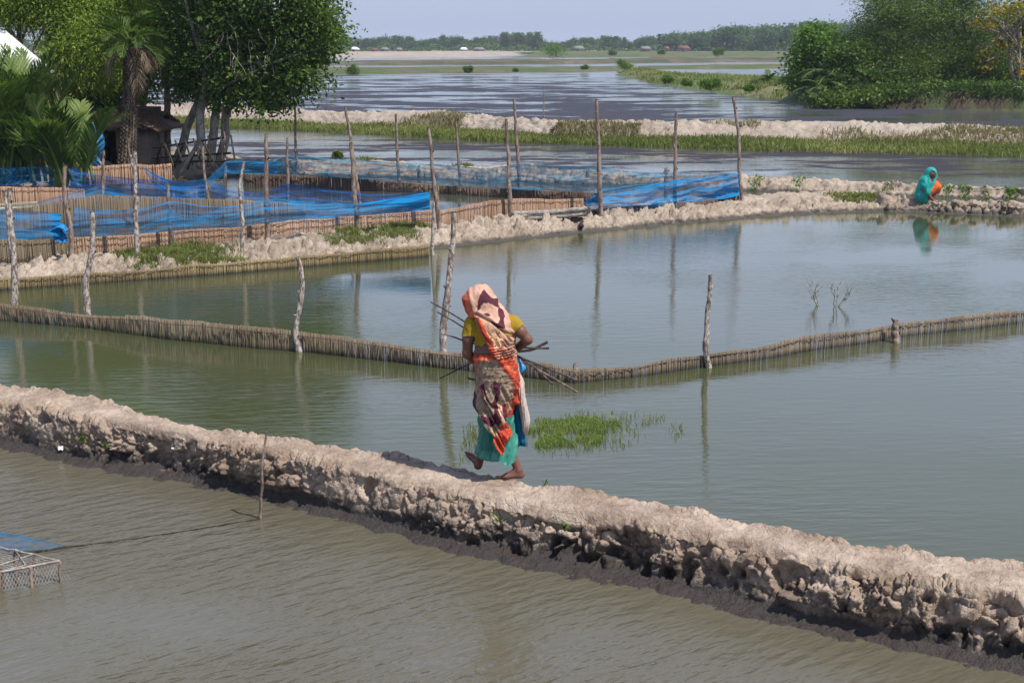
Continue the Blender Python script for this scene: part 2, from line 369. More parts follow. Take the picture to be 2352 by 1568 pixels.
# ------------------------------------------------------------------ setting: water, banks, fields
def sheet(name, pts, z, mat, kind='structure'):
    V = np.array([[p[0], p[1], z] for p in pts]); n = len(V)
    m = bpy.data.meshes.new(name); m.from_pydata([tuple(v) for v in V], [], [tuple(range(n))]); m.update()
    return link(name, m, mat, kind=kind)
def bank(name, st, prof, mat, ds, nprof, disp, ext=None):
    """st: (x, y_front(z=0), y_back, z_back) in photo pixels; prof: (a, b, z fraction of z_back)"""
    Fp = np.array([G(x, yf, 0) for x, yf, yb, zb in st]); Bp = np.array([G(x, yb, zb) for x, yf, yb, zb in st]); Zb = np.array([s[3] for s in st])
    L = np.concatenate([[0], np.cumsum(np.linalg.norm(np.diff((Fp+Bp)/2, axis=0), axis=1))])
    s = np.arange(0, L[-1], ds)
    def itp(A):
        w = max(1, int(.25/ds)); o = np.stack([np.interp(s, L, A[:, k]) for k in range(A.shape[1])], 1)
        for _ in range(2):
            pad = np.vstack([np.repeat(o[:1], w, 0), o, np.repeat(o[-1:], w, 0)])
            c = np.cumsum(np.vstack([np.zeros((1, o.shape[1])), pad]), 0); o = (c[2*w+1:]-c[:-2*w-1])/(2*w+1)
        return o
    Fs = itp(Fp)[:, :2]; Bs = itp(Bp)[:, :2]; zs = itp(Zb[:, None])[:, 0]
    tg = np.gradient((Fs+Bs)/2, axis=0); tg /= np.linalg.norm(tg, axis=1)[:, None]
    nr = np.stack([-tg[:, 1], tg[:, 0]], 1); sg = np.sign(((Bs-Fs)*nr).sum(1)); nr *= sg[:, None]
    w = ((Bs-Fs)*nr).sum(1); mid = Fs
    prof = np.array(prof, float); q = np.linspace(0, 1, nprof)
    pl = np.concatenate([[0], np.cumsum(np.hypot(np.diff(prof[:, 0]*np.mean(w)+prof[:, 1]), np.diff(prof[:, 2])*np.mean(zs)))]); pl /= pl[-1]
    a = np.interp(q, pl, prof[:, 0]); b = np.interp(q, pl, prof[:, 1]); zf = np.interp(q, pl, prof[:, 2])
    for A in (a, b, zf):
        A[1:-1] = (A[:-2]+2*A[1:-1]+A[2:])/4
    off = a[None]*w[:, None]+b[None]
    XY = mid[:, None]+nr[:, None]*off[..., None]
    Z = zf[None]*zs[:, None]
    V = np.concatenate([XY, Z[..., None]], -1)
    du = np.gradient(V, axis=0); dv = np.gradient(V, axis=1); N = np.cross(du, dv); N /= np.linalg.norm(N, axis=-1)[..., None]+1e-9
    N *= np.where(N[..., 2:3].mean() < 0, -1, 1)
    D = disp(V, N, a[None]+0*off, zf[None]+0*off)
    V = V+D
    o = link(name, mesh_np(name, V.reshape(-1, 3), grid_faces(*V.shape[:2]), smooth=True), mat, kind='structure')
    return V
def lump(P, size, s=0, warp=.35):
    Q = P/size; Q = Q+warp*np.stack([fbm(Q*1.3, 2, s+11), fbm(Q*1.3, 2, s+22), fbm(Q*1.3, 2, s+33)], -1)
    f1, f2, cid = worley(Q, s)
    dome = np.sqrt(np.clip(1-(f1*1.05)**2, 0, 1)); crack = sst(f2-f1, 0, .16)
    return dome, crack, cid
def disp_fg(V, N, a, zf):
    z = V[..., 2]
    onface = sst(z, .02, .14)*(1-sst(a, .24, .44))
    top = sst(a, .3, .6)
    mod = sst(vn(V*np.array([1.3, 1.3, 1.3]), 5), -.5, .35)
    d1, c1, i1 = lump(V*np.array([1, 1, 1.1]), .165, 3); d2, c2, i2 = lump(V, .095, 9); d3, c3, i3 = lump(V, .035, 17, .5)
    big = vn(V*np.array([.9, .9, 0]), 2)*.07+vn(V*np.array([2.2, 2.2, 1.]), 4)*.045
    d1 = 1-(1-d1)**1.6; rgh = sst(vn(V*1.9+3, 15), -.35, .5)
    D = onface*(mod*((d1*(.15+1.0*i1**1.5))*.105*c1-.03)+rgh*((d2*(.2+.9*i2))*.055*c2)-.012+big*1.3+(d3*c3*.020)*(.5+rgh)+fbm(V*7, 3, 29)*.022+fbm(V*26, 3, 24)*.007)
    hole = sst(fbm(V*4.2+7, 3, 41), .3, .65)*onface; D -= hole*.12; cr = np.abs(fbm(V*3.3, 3, 51)); D -= onface*.035*sst(cr, .07, 0)
    mud = (1-sst(z, .05, .16))
    D += mud*(fbm(V*9, 3, 61)*.012+fbm(V*50, 3, 71)*.005)
    tp = top*(fbm(V*2.5, 3, 81)*.012+fbm(V*9, 4, 83)*.011+c2*d2*.012*sst(vn(V*1.7, 8), -.1, .6))+fbm(V*40, 3, 87)*.004
    edge = sst(a, .75, .98)*(fbm(V*5, 3, 93)*.03+d2*c2*.03-.015)
    nn = N*D[..., None]; nn[..., 2] += D*0.15
    nn = nn+np.stack([0*D, 0*D, tp+edge], -1)
    return nn
fg = [(-700, 880, 760), (-300, 965, 832), (0, 1025, 882), (100, 1045, 892), (200, 1068, 915), (330, 1090, 955), (500, 1120, 985), (620, 1150, 1003), (700, 1170, 1012), (860, 1210, 1037),
      (1000, 1250, 1060), (1200, 1303, 1106), (1400, 1328, 1134), (1600, 1375, 1168), (1800, 1425, 1216), (2000, 1473, 1250), (2200, 1515, 1277), (2352, 1542, 1290), (2700, 1600, 1335), (3200, 1690, 1400)]
FGV = bank('earth_bank', [(x, yf, yb, .42) for x, yf, yb in fg],
     [(0, -.55, -.5), (0, -.16, -.06), (0, 0, .03), (.05, .03, .10), (.10, .04, .26), (.17, .02, .60), (.28, 0, .90), (.5, 0, 1.), (.8, 0, 1.01), (1, -.03, 1.0), (1, .12, .7), (1, .4, -.3)],
     M['mud'], .0105, 190, disp_fg)
def ground_z(x, y):
    d = (FGV[..., 0]-x)**2+(FGV[..., 1]-y)**2; i = np.unravel_index(np.argmin(d), d.shape); return float(FGV[i][2])
def disp_mid(k, s0, grassy=0):  # grassy: smooth shelf in front
    def f(V, N, a, zf):
        z = V[..., 2]; on = sst(z, .0, .08)
        d1, c1, i1 = lump(V, .26*k, s0+3); d2, c2, i2 = lump(V, .12*k, s0+9)
        rg = .55+.6*sst(vn(V*.6, s0+2), -.5, .5)
        back = 1-.6*sst(a, .45, .6); D = on*rg*back*((d1*(.1+1.1*i1))*c1*.17*k+(d2*(.3+.8*i2))*c2*.09*k-.12*k)+fbm(V*5/k, 4, s0+5)*.035*k*on
        if grassy: D = D*(.12+.88*sst(a, .52, .64))
        nn = N*D[..., None]; nn[..., 2] += vn(V*np.array([.5, .5, 0]), s0)*.05*k*on+D*.3
        return nn
    return f
mid = [(-500, 705, 655, .25), (-250, 682, 624, .25), (0, 660, 596, .25), (160, 648, 578, .25), (400, 632, 558, .25), (600, 612, 542, .25), (800, 590, 525, .25), (1000, 570, 512, .25), (1180, 550, 492, .25), (1340, 533, 476, .25),
       (1550, 514, 461, .24), (1700, 501, 450, .24), (1830, 492, 441, .24), (1930, 488, 440, .24), (2010, 485, 449, .27), (2100, 487, 454, .27), (2352, 498, 467, .27), (2700, 515, 483, .27)]
MIDV = bank('earth_bank', mid, [(0, -.7, -.6), (0, -.1, -.1), (.0, .05, .3), (.06, .1, .62), (.3, 0, .82), (.6, 0, .95), (.95, 0, 1), (1, .15, .6), (1, .6, -.6)], M['mud_mid'], .035, 100, disp_mid(.95, 100))
b2 = [(430, 408, 372, .25), (600, 403, 364, .3), (800, 404, 366, .32), (1000, 412, 377, .32), (1250, 421, 387, .32), (1500, 430, 395, .32), (1700, 437, 402, .32), (1850, 443, 408, .32), (2000, 449, 416, .3), (2100, 452, 422, .3), (2352, 461, 431, .3), (2750, 478, 446, .3)]
B2V = bank('earth_bank', b2, [(0, -.9, -.6), (0, -.15, -.1), (0, .08, .5), (.15, .1, .9), (.5, 0, 1), (.9, 0, 1), (1, .2, .5), (1, .8, -.6)], M['mud_mid'], .05, 60, disp_mid(.8, 200))
b3 = [(-400, 300, 236, .55), (380, 292, 246, .55), (560, 294, 257, .6), (900, 311, 262, .62), (1200, 328, 280, .62), (1500, 338, 287, .62), (1900, 352, 286, .62), (2352, 361, 297, .6), (2800, 372, 306, .6)]
B3V = bank('earth_bank', b3, [(0, -1.5, -.4), (0, -.2, -.06), (.1, 0, .10), (.35, 0, .16), (.55, 0, .30), (.66, 0, .85), (.8, 0, 1.25), (.97, 0, 1.2), (1, .4, .4), (1, 1.3, -.4)], M['mud_far'], .09, 100, disp_mid(1.5, 300, 1))

def inpoly(px, py, poly):
    poly = np.asarray(poly); c = np.zeros(px.shape, bool); n = len(poly)
    for i in range(n):
        x1, y1 = poly[i]; x2, y2 = poly[i-1]
        with np.errstate(divide='ignore', invalid='ignore'):
            c ^= ((y1 > py) != (y2 > py)) & (px < (x2-x1)*(py-y1)/(y2-y1+1e-12)+x1)
    return c
def sdist(px, py, poly):
    poly = np.asarray(poly, float); d = np.full(px.shape, 1e9); n = len(poly)
    for i in range(n):
        a = poly[i-1]; b = poly[i]; ab = b-a; t = np.clip(((px-a[0])*ab[0]+(py-a[1])*ab[1])/(ab@ab+1e-12), 0, 1)
        d = np.minimum(d, np.hypot(px-a[0]-t*ab[0], py-a[1]-t*ab[1]))
    return np.where(inpoly(px, py, poly), d, -d)
def island(name, poly_px, h, slope, res, mat, rough=.05, clampY=None, s=0, resx=None):
    W = np.array([G(x, y)[:2] for x, y in poly_px]); lo = W.min(0)-slope*1.5-res; hi = W.max(0)+slope*1.5+res
    X, Y = np.meshgrid(np.arange(lo[0], hi[0], resx or res), np.arange(lo[1], hi[1], res), indexing='ij')
    jit = np.stack([X*.9/slope, Y*.9/slope, X*0], -1)
    d = sdist(X, Y, W)+fbm(jit, 3, s)*slope*.35
    Z = -.25+(h+.25)*sst(d, -slope*.35, slope)+rough*fbm(np.stack([X*.5, Y*.5, X*0], -1)/max(res, .5)*.5, 3, s+5)*sst(d, 0, slope)
    V = np.stack([X, Y, Z], -1); n, m = X.shape
    Fc = grid_faces(n, m); keep = (Z.reshape(-1)[Fc] > -.2).any(1); Fc = Fc[keep]
    used = np.unique(Fc); mp = np.zeros(n*m, int); mp[used] = np.arange(len(used))
    link(name, mesh_np(name, V.reshape(-1, 3)[used], mp[Fc], smooth=True), mat, kind='structure')
    return W
LEFT_ISL = [(-900, 455), (0, 445), (200, 430), (330, 420), (430, 416), (560, 404), (610, 388), (560, 368), (430, 356), (345, 340), (150, 320), (-900, 300)]
island('ground', LEFT_ISL, .34, 1.0, .15, M['soil'], .06)
PEN = [(1395, 162), (1480, 190), (1560, 203), (1630, 212), (1720, 226), (1850, 243), (1950, 249), (2352, 253), (3000, 257), (3000, 165), (1950, 165), (1850, 199), (1720, 193), (1600, 186), (1530, 174), (1450, 152)]
island('ground', PEN, .75, 3.5, .6, M['bank_grass'], .12, s=7)
island('ground', [(1845, 244), (1950, 249.5), (2352, 253.5), (3000, 257.5), (3000, 200), (1960, 200), (1860, 225)], 1.05, .9, .3, M['bank_brown'], .1, s=17)
island('ground', [(400, 172), (740, 171), (1100, 168), (1420, 165), (1480, 160), (1900, 157), (2300, 156), (2300, 149), (1900, 149), (1420, 156), (1000, 158), (400, 160)], .35, 4, 1.2, M['strip_green'], .1, s=27, resx=3)
island('ground', [(300, 152), (740, 151), (1200, 148), (1900, 141), (2400, 138), (2400, 133), (1900, 134.5), (1200, 142), (740, 147), (300, 147)], .6, 6, 3, M['strip_brown'], .25, s=37, resx=6)
island('ground', [(1180, 133), (1900, 130), (2600, 128), (2600, 121), (1900, 121), (1220, 122)], .6, 8, 6, M['strip_green'], .3, s=57, resx=10)
island('ground', [(100, 136), (740, 134.5), (1150, 132), (1170, 128), (1240, 121), (100, 122)], .5, 8, 6, M['sand'], .3, s=47, resx=10)
# beyond the last ponds: dry fields out to the horizon
sheet('ground', [(-900, 560), (1100, 560), (9000, 9000), (-9000, 9000)], .35, M['plain'])
# water sheets, one per pond system
cl = lambda V, k: V[::max(1, len(V)//40), k]
fgc = (FGV[::60, 110]); mdc = MIDV[::60, 55]; b3c = B3V[::40, 60]
def pond(name, near, far, z, mat):
    return sheet(name, [tuple(p[:2]) for p in near]+[tuple(p[:2]) for p in far[::-1]], z, mat)
pond('water', [(-14, 1.5), (14, 1.5)], [(-40, 14+8)]+list(fgc)+[(30, 3)], 0.0, M['water_near'])
pond('water', [(-45, 14+9)]+list(fgc)+[(40, 2)], [(-60, 20)]+list(mdc)+[(60, 30)], 0.0, M['water_mid'])
pond('water', [(-60, 20)]+list(mdc)+[(60, 30)], [(-80, 60)]+list(b3c)+[(80, 44)], 0.0, M['water_pond'])
pond('water', [(-80, 60)]+list(b3c)+[(80, 44)], [(-900, 640), (900, 640)], 0.0, M['water_far'])

# ------------------------------------------------------------------ posts
def post(xb, yb, xt, yt, label, r=.045, pale=False, z=0.0, bend=(0, 0), fork=None, Y=None, name='wooden_post', group='wooden posts of the fish pens'):
    r = r*.84
    b = G(xb, yb, z); t = PL(xt, yt, b[1]+rng.uniform(-.1, .1)); h = t[2]-b[2]
    n = 9; k = np.linspace(0, 1, n); sd = int(rng.integers(1000))
    P = b[None]+(t-b)[None]*k[:, None]
    P[:, 0] += (bend[0]*np.sin(k*np.pi)+bend[1]*np.sin(k*2*np.pi))*h+vn(np.stack([k*5+sd, k*0, k*0], -1), sd)*.018*np.sin(k*np.pi)
    P[:, 1] += vn(np.stack([k*4+sd, k*0+4, k*0], -1), sd)*.02*np.sin(k*np.pi)
    P = np.vstack([P[0]-np.array([0, 0, .3]), P]); rr = r*np.concatenate([[1.1], 1.08-.4*k])
    rr *= 1+.13*vn(np.stack([np.arange(n+1)*1.7+sd, 0*rr, 0*rr], -1), 3)
    mb = MB(); mb.tube(P, rr, 10, .22, seed=sd, sub=6)
    for q in range(3):                      # knots and cut side twigs
        i = int(rng.integers(3, n)); d = np.array([rng.choice([-1, 1])*rng.uniform(.5, 1), rng.uniform(-.5, .2), rng.uniform(.3, 1)])
        mb.tube([P[i], P[i]+d*r*1.5], [r*.45, r*.22], 6)
    if fork:
        f0 = P[fork[0]]; ft = PL(fork[1], fork[2], b[1]); mb.tube([f0, lerp(f0, ft, .15)+np.array([-.03, 0, 0]), lerp(f0, ft, .6), ft], [r*.8, r*.75, r*.6, r*.5], 9, .2, seed=5, sub=6)
    return link(name, mb.mesh(smooth=True), M['post_pale' if pale else 'post'], base=b, label=label, cat='post', group=group)
post(32, 727, 22, 432, 'pale forked post rising from the reed screen at the left edge of the photo', .06, True, bend=(.01, .01), fork=(5, 10, 438))
post(205, 748, 212, 485, 'crooked pale-barked post on the V-shaped reed screen, next to the forked post', .055, True, bend=(-.02, -.02))
post(687, 808, 683, 590, 'crooked pale post with a kinked top, midway along the V-shaped screen’s left arm', .047, True, bend=(.015, -.04))
post(1019, 843, 1042, 485, 'tall leaning post with speckled bark just behind the walking woman', .052, True, bend=(-.01, -.01))
post(1628, 845, 1632, 630, 'speckled pale post on the right arm of the V-shaped reed screen', .042, True, bend=(-.03, -.012))
post(2058, 788, 2058, 735, 'short weathered stump poking out near the right end of the V-shaped reed screen', .06, z=0, bend=(0, .02))
post(1322, 878, 1322, 834, 'short stake at the point where the V-shaped reed screen bends', .035)
post(164, 588, 150, 380, 'brown post beside the hanging bright blue net corner at the left', .055, z=.3, bend=(-.01, .02))
post(315, 617, 310, 348, 'pale peeling post with a split top beside the larger grass clump', .055, True, z=.05, fork=(8, 301, 356))
post(236, 485, 238, 346, 'brown post standing inside the left blue net pen', .05, z=.05)
post(393, 567, 386, 423, 'short dark post against the front reed fence behind the left grass clump', .055, z=.3)
post(479, 468, 466, 336, 'leaning post where the blue nets are gathered together', .05, z=.05, bend=(-.01, 0))
post(555, 600, 561, 372, 'thin white-barked post with wavy stem at the foot of the clod bank', .045, True, z=.05, bend=(-.02, .02))
post(615, 551, 611, 307, 'tall brown post of the front reed fence right of the wavy white one', .055, z=.3)
post(661, 458, 660, 317, 'brown post where the inner blue net peaks between two dips', .05, z=.05)
post(303, 412, 294, 318, 'thin brown post right in front of the date palm trunk', .045, z=.3)
post(370, 380, 363, 277, 'thin post just right of the mud hut corner', .06, z=.33)
post(517, 404, 512, 238, 'tall post at the left end of the back net beside the tree trunks', .06, z=.15)
post(682, 408, 677, 236, 'tall post where the pale teal back net is tied highest', .05, z=.05)
post(826, 467, 792, 245, 'tall post leaning left behind the straight one in the middle pen', .05, z=.05, bend=(.01, 0))
post(822, 533, 805, 328, 'brown post of the front reed fence crossed by the leaning one', .06, z=.3)
post(917, 417, 909, 262, 'brown post of the back net, first right of the crossed pair', .055, z=.05)
post(1009, 522, 984, 294, 'leaning brown post just right of the bright gathered end of the blue net', .055, z=.3)
post(1058, 423, 1047, 277, 'slim post of the back net between the gathered net end and the timber bundle', .05, z=.05)
post(1173, 498, 1163, 273, 'post rising at the left end of the timber bundle', .055, z=.3)
post(1194, 427, 1180, 227, 'very tall post of the back net directly behind the timber bundle post', .06, z=.05)
post(993, 586, 996, 464, 'thin stake standing in the water at the end of the near reed screen', .038, True, z=0)
post(1380, 491, 1370, 228, 'very tall straight post piercing the left side of the separate right-hand blue net', .06, z=.25, bend=(.004, 0))
post(1550, 472, 1553, 260, 'two-pronged post in the middle of the right-hand blue net', .055, z=.25, fork=(6, 1548, 305))
post(1704, 459, 1684, 222, 'tall curved corner post at the right end of the blue net', .055, z=.25, bend=(.012, -.008))
post(1530, 425, 1530, 386, 'short thick stub seen through the far net', .075, z=.1)
post(598, 1190, 613, 992, 'slim stick with a dark tip standing in the near water by the clay bank', .016, z=0, bend=(-.012, .01))
post(1249, 296, 1249, 202, 'hair-thin tall stake in the weed-covered pond', .035, z=0)
post(1093, 282, 1093, 256, 'small stake poking up behind the grassy bank', .05, z=.2)
post(998, 330, 998, 330-22, 'tiny stake at the edge of the grassy bank', .03, z=0) if False else None

# ------------------------------------------------------------------ reed fences
def reeds(name, pts, mat, label, w=.016, z=None, lean=.02, cat='fence', rough=.03, rail=True, group=None, dens=1.7):
    """pts: (x, y_base, y_top, z_base)"""
    B = np.array([G(x, yb, zb) for x, yb, yt, zb in pts]); T = np.array([PL(x, yt, B[i][1])[2] for i, (x, yb, yt, zb) in enumerate(pts)])
    L = np.concatenate([[0], np.cumsum(np.linalg.norm(np.diff(B[:, :2], axis=0), axis=1))])
    n = int(L[-1]/(w*1.12)*dens); s = np.linspace(0, L[-1], n)
    X = np.interp(s, L, B[:, 0]); Y = np.interp(s, L, B[:, 1]); Z0 = np.interp(s, L, B[:, 2]); Z1 = np.interp(s, L, T)
    Y = Y+.05*vn(np.stack([s*1.1, 0*s, 0*s], -1), 4)+.012*rng.standard_normal(n)
    pan = vn(np.stack([np.floor(s/1.4)*3.3, 0*s, 0*s], -1), 8)
    Z1 = Z1+.015*pan+.015*vn(np.stack([s*2.2, 0*s, 0*s], -1), 6)+rough*.35*rng.standard_normal(n)*(Z1-Z0)
    tx = np.gradient(X); ty = np.gradient(Y); l = np.hypot(tx, ty)
    tx = np.interp(s, L, np.gradient(B[:, 0]))*0+np.convolve(tx/l, np.ones(9)/9, 'same'); ty = np.convolve(ty/l, np.ones(9)/9, 'same')
    l = np.hypot(tx, ty)+1e-9; tx /= l; ty /= l
    hw = w*.5*rng.uniform(.7, 1.25, n); dx = lean*rng.standard_normal(n)*(Z1-Z0); th = .0015
    V = []
    for zz, d in ((Z0-.12, 0), (Z1, 1)):
        for sx, sy in ((-1, 0), (0, -1), (1, 0), (0, 1)):
            V.append(np.stack([X+tx*hw*sx-ty*th*sy*1.0+tx*dx*d, Y+ty*hw*sx+tx*th*sy+ty*dx*d, zz], -1))
    V = np.stack(V, 1)    # n,8,3
    fc = np.array([[0, 1, 5, 4], [1, 2, 6, 5], [2, 3, 7, 6], [3, 0, 4, 7], [4, 5, 6, 7]])
    Fc = (np.arange(n)[:, None, None]*8+fc[None]).reshape(-1, 4)
    a = np.clip(.5+.10*rng.standard_normal(n)+.22*pan, 0, 1)
    o = link(name, mesh_np(name, V.reshape(-1, 3), Fc, attrs={'rnd': np.repeat(a, 8)}), mat, base=B[0], label=label, cat=cat, group=group)
    if rail:
        o['_b'] = [float(v) for v in B[0]]
        for hgt in (.55, .9) if rail == 2 else (.82,):
            mb = MB(); P = []
            for i in range(0, n, max(1, n//60)):
                P.append([X[i]+ty[i]*.014, Y[i]-tx[i]*.02-.006, lerp(Z0[i], Z1[i], hgt)])
            mb.tube(P, .006, 5); link('tie_rod', mb.mesh(), M['reed_dark'], parent=o)
    return o
reeds('reed_fence', [(-120, 618, 560, .22), (0, 605, 549, .22), (75, 598, 551, .22), (157, 588, 545, .22)], M['reed_grey'], 'greyish reed fence at the far left below the blue net with the hanging corner', w=.014)
reeds('reed_fence', [(165, 588, 543, .22), (310, 580, 540, .22), (393, 569, 530, .22), (555, 556, 519, .22), (615, 552, 511, .22), (823, 533, 496, .22), (1003, 523, 482, .22)], M['reed'], 'long golden brown reed fence standing behind the clod bank under the blue net', w=.014, rail=2)
reeds('reed_fence', [(1012, 522, 481, .22), (1060, 516, 474, .22), (1090, 512, 469, .22), (1130, 508, 460, .22), (1180, 502, 456, .22), (1340, 486, 455, .22)], M['reed'], 'reddish brown reed fence behind the timber bundle', w=.014, rough=.02)
reeds('reed_fence', [(1345, 490, 481, .26), (1550, 474, 466, .26), (1700, 457, 449, .26)], M['reed_dark'], 'low dark reed edge under the right-hand blue net', w=.03, rail=False)
reeds('reed_fence', [(560, 424, 396, .03), (620, 427, 399, .03), (823, 436, 408, .03), (1000, 441, 425, .03), (1173, 452, 434, .03), (1300, 456, 438, .03), (1382, 462, 444, .03)], M['reed_dark'], 'long dark reed fence along the back of the pen under the pale teal net', w=.03)
reeds('reed_fence', [(205, 415, 381, .32), (300, 412, 377, .32), (345, 411, 379, .32), (394, 410, 375, .32)], M['reed'], 'upright reed fence in front of the mud hut', w=.03)
reeds('reed_fence', [(-120, 478, 432, .1), (0, 474, 429, .1), (100, 468, 430, .1), (195, 459, 432, .1)], M['reed'], 'brown reed fence behind the left pen below the palm fronds', w=.028)
reeds('reed_fence', [(79, 522, 470, .05), (229, 515, 448, .05), (470, 500, 455, .05), (700, 488, 468, .05)], M['reed_grey'], 'inner reed fence seen through the blue nets of the left pen', w=.018, rail=False)
reeds('reed_screen', [(-200, 684, 652, 0), (0, 668, 640, 0), (300, 646, 620, 0), (500, 632, 606, 0), (700, 614, 590, 0), (860, 601, 575, 0), (985, 589, 562, 0)], M['reed_olive'], 'low olive reed screen in the water along the foot of the clod bank', w=.011)
reeds('reed_screen', [(-250, 718, 680, 0), (0, 736, 695, 0), (200, 753, 720, 0), (400, 781, 734, 0), (690, 809, 762, 0), (850, 825, 784, 0), (1020, 844, 804, 0), (1150, 860, 821, 0), (1260, 874, 834, 0), (1320, 882, 848, 0),
     (1450, 866, 836, 0), (1630, 843, 811, 0), (1800, 818, 784, 0), (1900, 802, 768, 0), (2058, 777, 745, 0), (2200, 760, 729, 0), (2352, 743, 712, 0), (2700, 705, 676, 0), (3100, 664, 637, 0)], M['reed_grey'], 'long V-shaped reed screen crossing the water behind the walking woman', w=.009, rough=.05)

# ------------------------------------------------------------------ nets
def net(name, pts, mat, label, sag=.0, zb=.3, nv=40, wr=.05, dens=None, group='nets of the fish pens', roll=True):
    """pts: (x, y_base_for_depth, y_top, y_bottom)"""
    B = [G(x, yb, zb) for x, yb, yt, yo in pts]
    T = np.array([PL(p[0], p[2], b[1]) for p, b in zip(pts, B)]); O = np.array([PL(p[0], p[3], b[1]-.04) for p, b in zip(pts, B)])
    L = np.concatenate([[0], np.cumsum(np.linalg.norm(np.diff(T[:, :2], axis=0), axis=1))])
    n = int(L[-1]/.05)+2; s = np.linspace(0, L[-1], n)
    def sm(A):
        o = np.stack([np.interp(s, L, A[:, k]) for k in range(3)], 1); k = 5
        p = np.vstack([np.repeat(o[:1], k, 0), o, np.repeat(o[-1:], k, 0)]); w = np.hanning(2*k+3)[1:-1]; w /= w.sum()
        return np.stack([np.convolve(p[:, j], w, 'valid') for j in range(3)], 1)
    T = sm(T); O = sm(O); v = np.linspace(0, 1, nv)
    V = T[:, None]*(1-v)[None, :, None]+O[:, None]*v[None, :, None]
    S, VV = np.meshgrid(s, v, indexing='ij')
    V[..., 1] -= sag*np.sin(VV*np.pi)+wr*1.6*fbm(np.stack([S*.9, VV*5+S*.35, S*0], -1), 5, int(rng.integers(99)))
    V[..., 2] += .02*vn(np.stack([S*1.5, VV*2, S*0], -1), 3)*np.sin(VV*np.pi)
    H = np.linalg.norm(T-O, axis=1)[:, None]*VV
    e = .35*np.exp(-((VV)/.035)**2)+.25*np.exp(-((1-VV)/.03)**2)
    if dens is not None: e = e+dens(S/L[-1], VV)
    me = mesh_np(name, V.reshape(-1, 3), grid_faces(n, nv), attrs={'uu': S.ravel(), 'vv': H.ravel(), 'dens': e.ravel()}, smooth=True)
    return link(name, me, mat, base=O[0], label=label, cat='net', group=group)
endd = lambda c, w=.08, k=.5: (lambda s, v: k*np.exp(-((s-c)/w)**2))
net('fishing_net', [(-120, 616, 472, 552), (0, 605, 482, 549), (75, 598, 485, 551), (146, 590, 492, 545)], M['net_blue'], 'blue net at the far left ending in a hanging corner', dens=endd(.98, .1))
net('fishing_net', [(114, 592, 533, 541), (128, 592, 513, 556), (138, 592, 501, 566), (148, 592, 493, 561), (154, 592, 520, 557), (159, 592, 549, 554)], M['blue_cloth'], 'bright blue bunched net corner hanging down over the reed fence', wr=.09)
net('fishing_net', [(163, 587, 478, 544), (230, 584, 484, 543), (310, 580, 482, 540), (393, 569, 461, 530), (480, 562, 474, 526), (555, 556, 473, 520), (615, 551, 454, 511), (730, 541, 467, 503), (823, 533, 469, 497), (905, 528, 456, 490), (950, 526, 448, 486), (992, 524, 440, 480)], M['net_blue'], 'longest front blue net sagging between posts above the golden reed fence', dens=lambda s, v: .5*sst(s, .76, .95)-.08*(1-sst(s, .4, .8))+.25*np.exp(-((v-.1)/.14)**2)*sst(s, .5, .6))
net('fishing_net', [(1341, 490, 457, 478), (1377, 488, 437, 489), (1470, 480, 430, 481), (1550, 473, 414, 470), (1640, 463, 405, 460), (1700, 458, 397, 447)], M['net_blue'], 'separate bright blue net hung on three tall posts at the right', zb=.26, wr=.1, dens=lambda s, v: .45*sst(v, .3, .9)*sst(s, .5, 1)+.15)
net('fishing_net', [(519, 428, 370, 398), (613, 428, 370, 400), (680, 430, 354, 403), (740, 432, 364, 406), (800, 434, 365, 409), (917, 438, 374, 417), (1047, 443, 380, 428), (1110, 448, 389, 431), (1190, 452, 377, 436), (1300, 457, 385, 439), (1377, 461, 385, 443), (1460, 461, 396, 432), (1560, 460, 397, 422), (1697, 459, 398, 412)], M['net_teal'], 'long pale teal back net through which the far clay bank shows', zb=.05, wr=.06)
net('fishing_net', [(472, 470, 416, 425), (500, 440, 388, 412), (519, 428, 370, 399), (560, 428, 369, 399), (600, 428, 371, 400), (640, 429, 370, 401)], M['net_blue'], 'deep blue end of the back net sweeping down to the gathering post', zb=.05, wr=.05)
net('fishing_net', [(154, 470, 383, 436), (196, 470, 398, 440), (240, 472, 403, 440), (308, 472, 410, 452), (360, 472, 414, 458), (420, 470, 420, 464), (474, 468, 416, 467)], M['net_deep'], 'indigo blue net stretched across the left pen behind the white peeling post', zb=.08)
net('fishing_net', [(327, 466, 382, 386), (350, 466, 396, 425), (375, 466, 408, 445), (404, 466, 419, 455), (440, 466, 418, 462), (474, 466, 410, 468)], M['net_blue'], 'bright blue net draped in a swag from high left down to the gathering post', zb=.08, dens=lambda s, v: .45*np.exp(-(v/.2)**2)+.3*sst(s, .8, 1))
net('fishing_net', [(79, 505, 466, 484), (146, 500, 447, 484), (229, 495, 430, 484), (308, 492, 450, 484), (380, 490, 458, 484), (470, 486, 466, 486)], M['net_blue'], 'blue net rising to a peak over the inner reed fence of the left pen', zb=.08, dens=lambda s, v: -.1+0*s)
net('fishing_net', [(480, 470, 418, 466), (527, 470, 438, 467), (606, 470, 443, 469), (640, 470, 427, 468), (661, 470, 420, 467), (730, 470, 431, 468), (823, 472, 443, 474), (876, 474, 448, 478), (988, 478, 441, 476)], M['net_deep'], 'inner blue net dipping and peaking across the middle pen', zb=.08)
net('fishing_net', [(-150, 440, 384, 428), (0, 438, 386, 427), (60, 436, 384, 428), (150, 434, 384, 431), (190, 432, 402, 433)], M['net_blue'], 'dark blue net hung beneath the palm fronds at the left', zb=.25, dens=lambda s, v: 0*s-.05)
net('fishing_net', [(-100, 520, 470, 486), (0, 512, 467, 482), (90, 505, 461, 476)], M['net_pale'], 'pale greenish net strip at the left edge above the blue net', zb=.08, wr=.03)

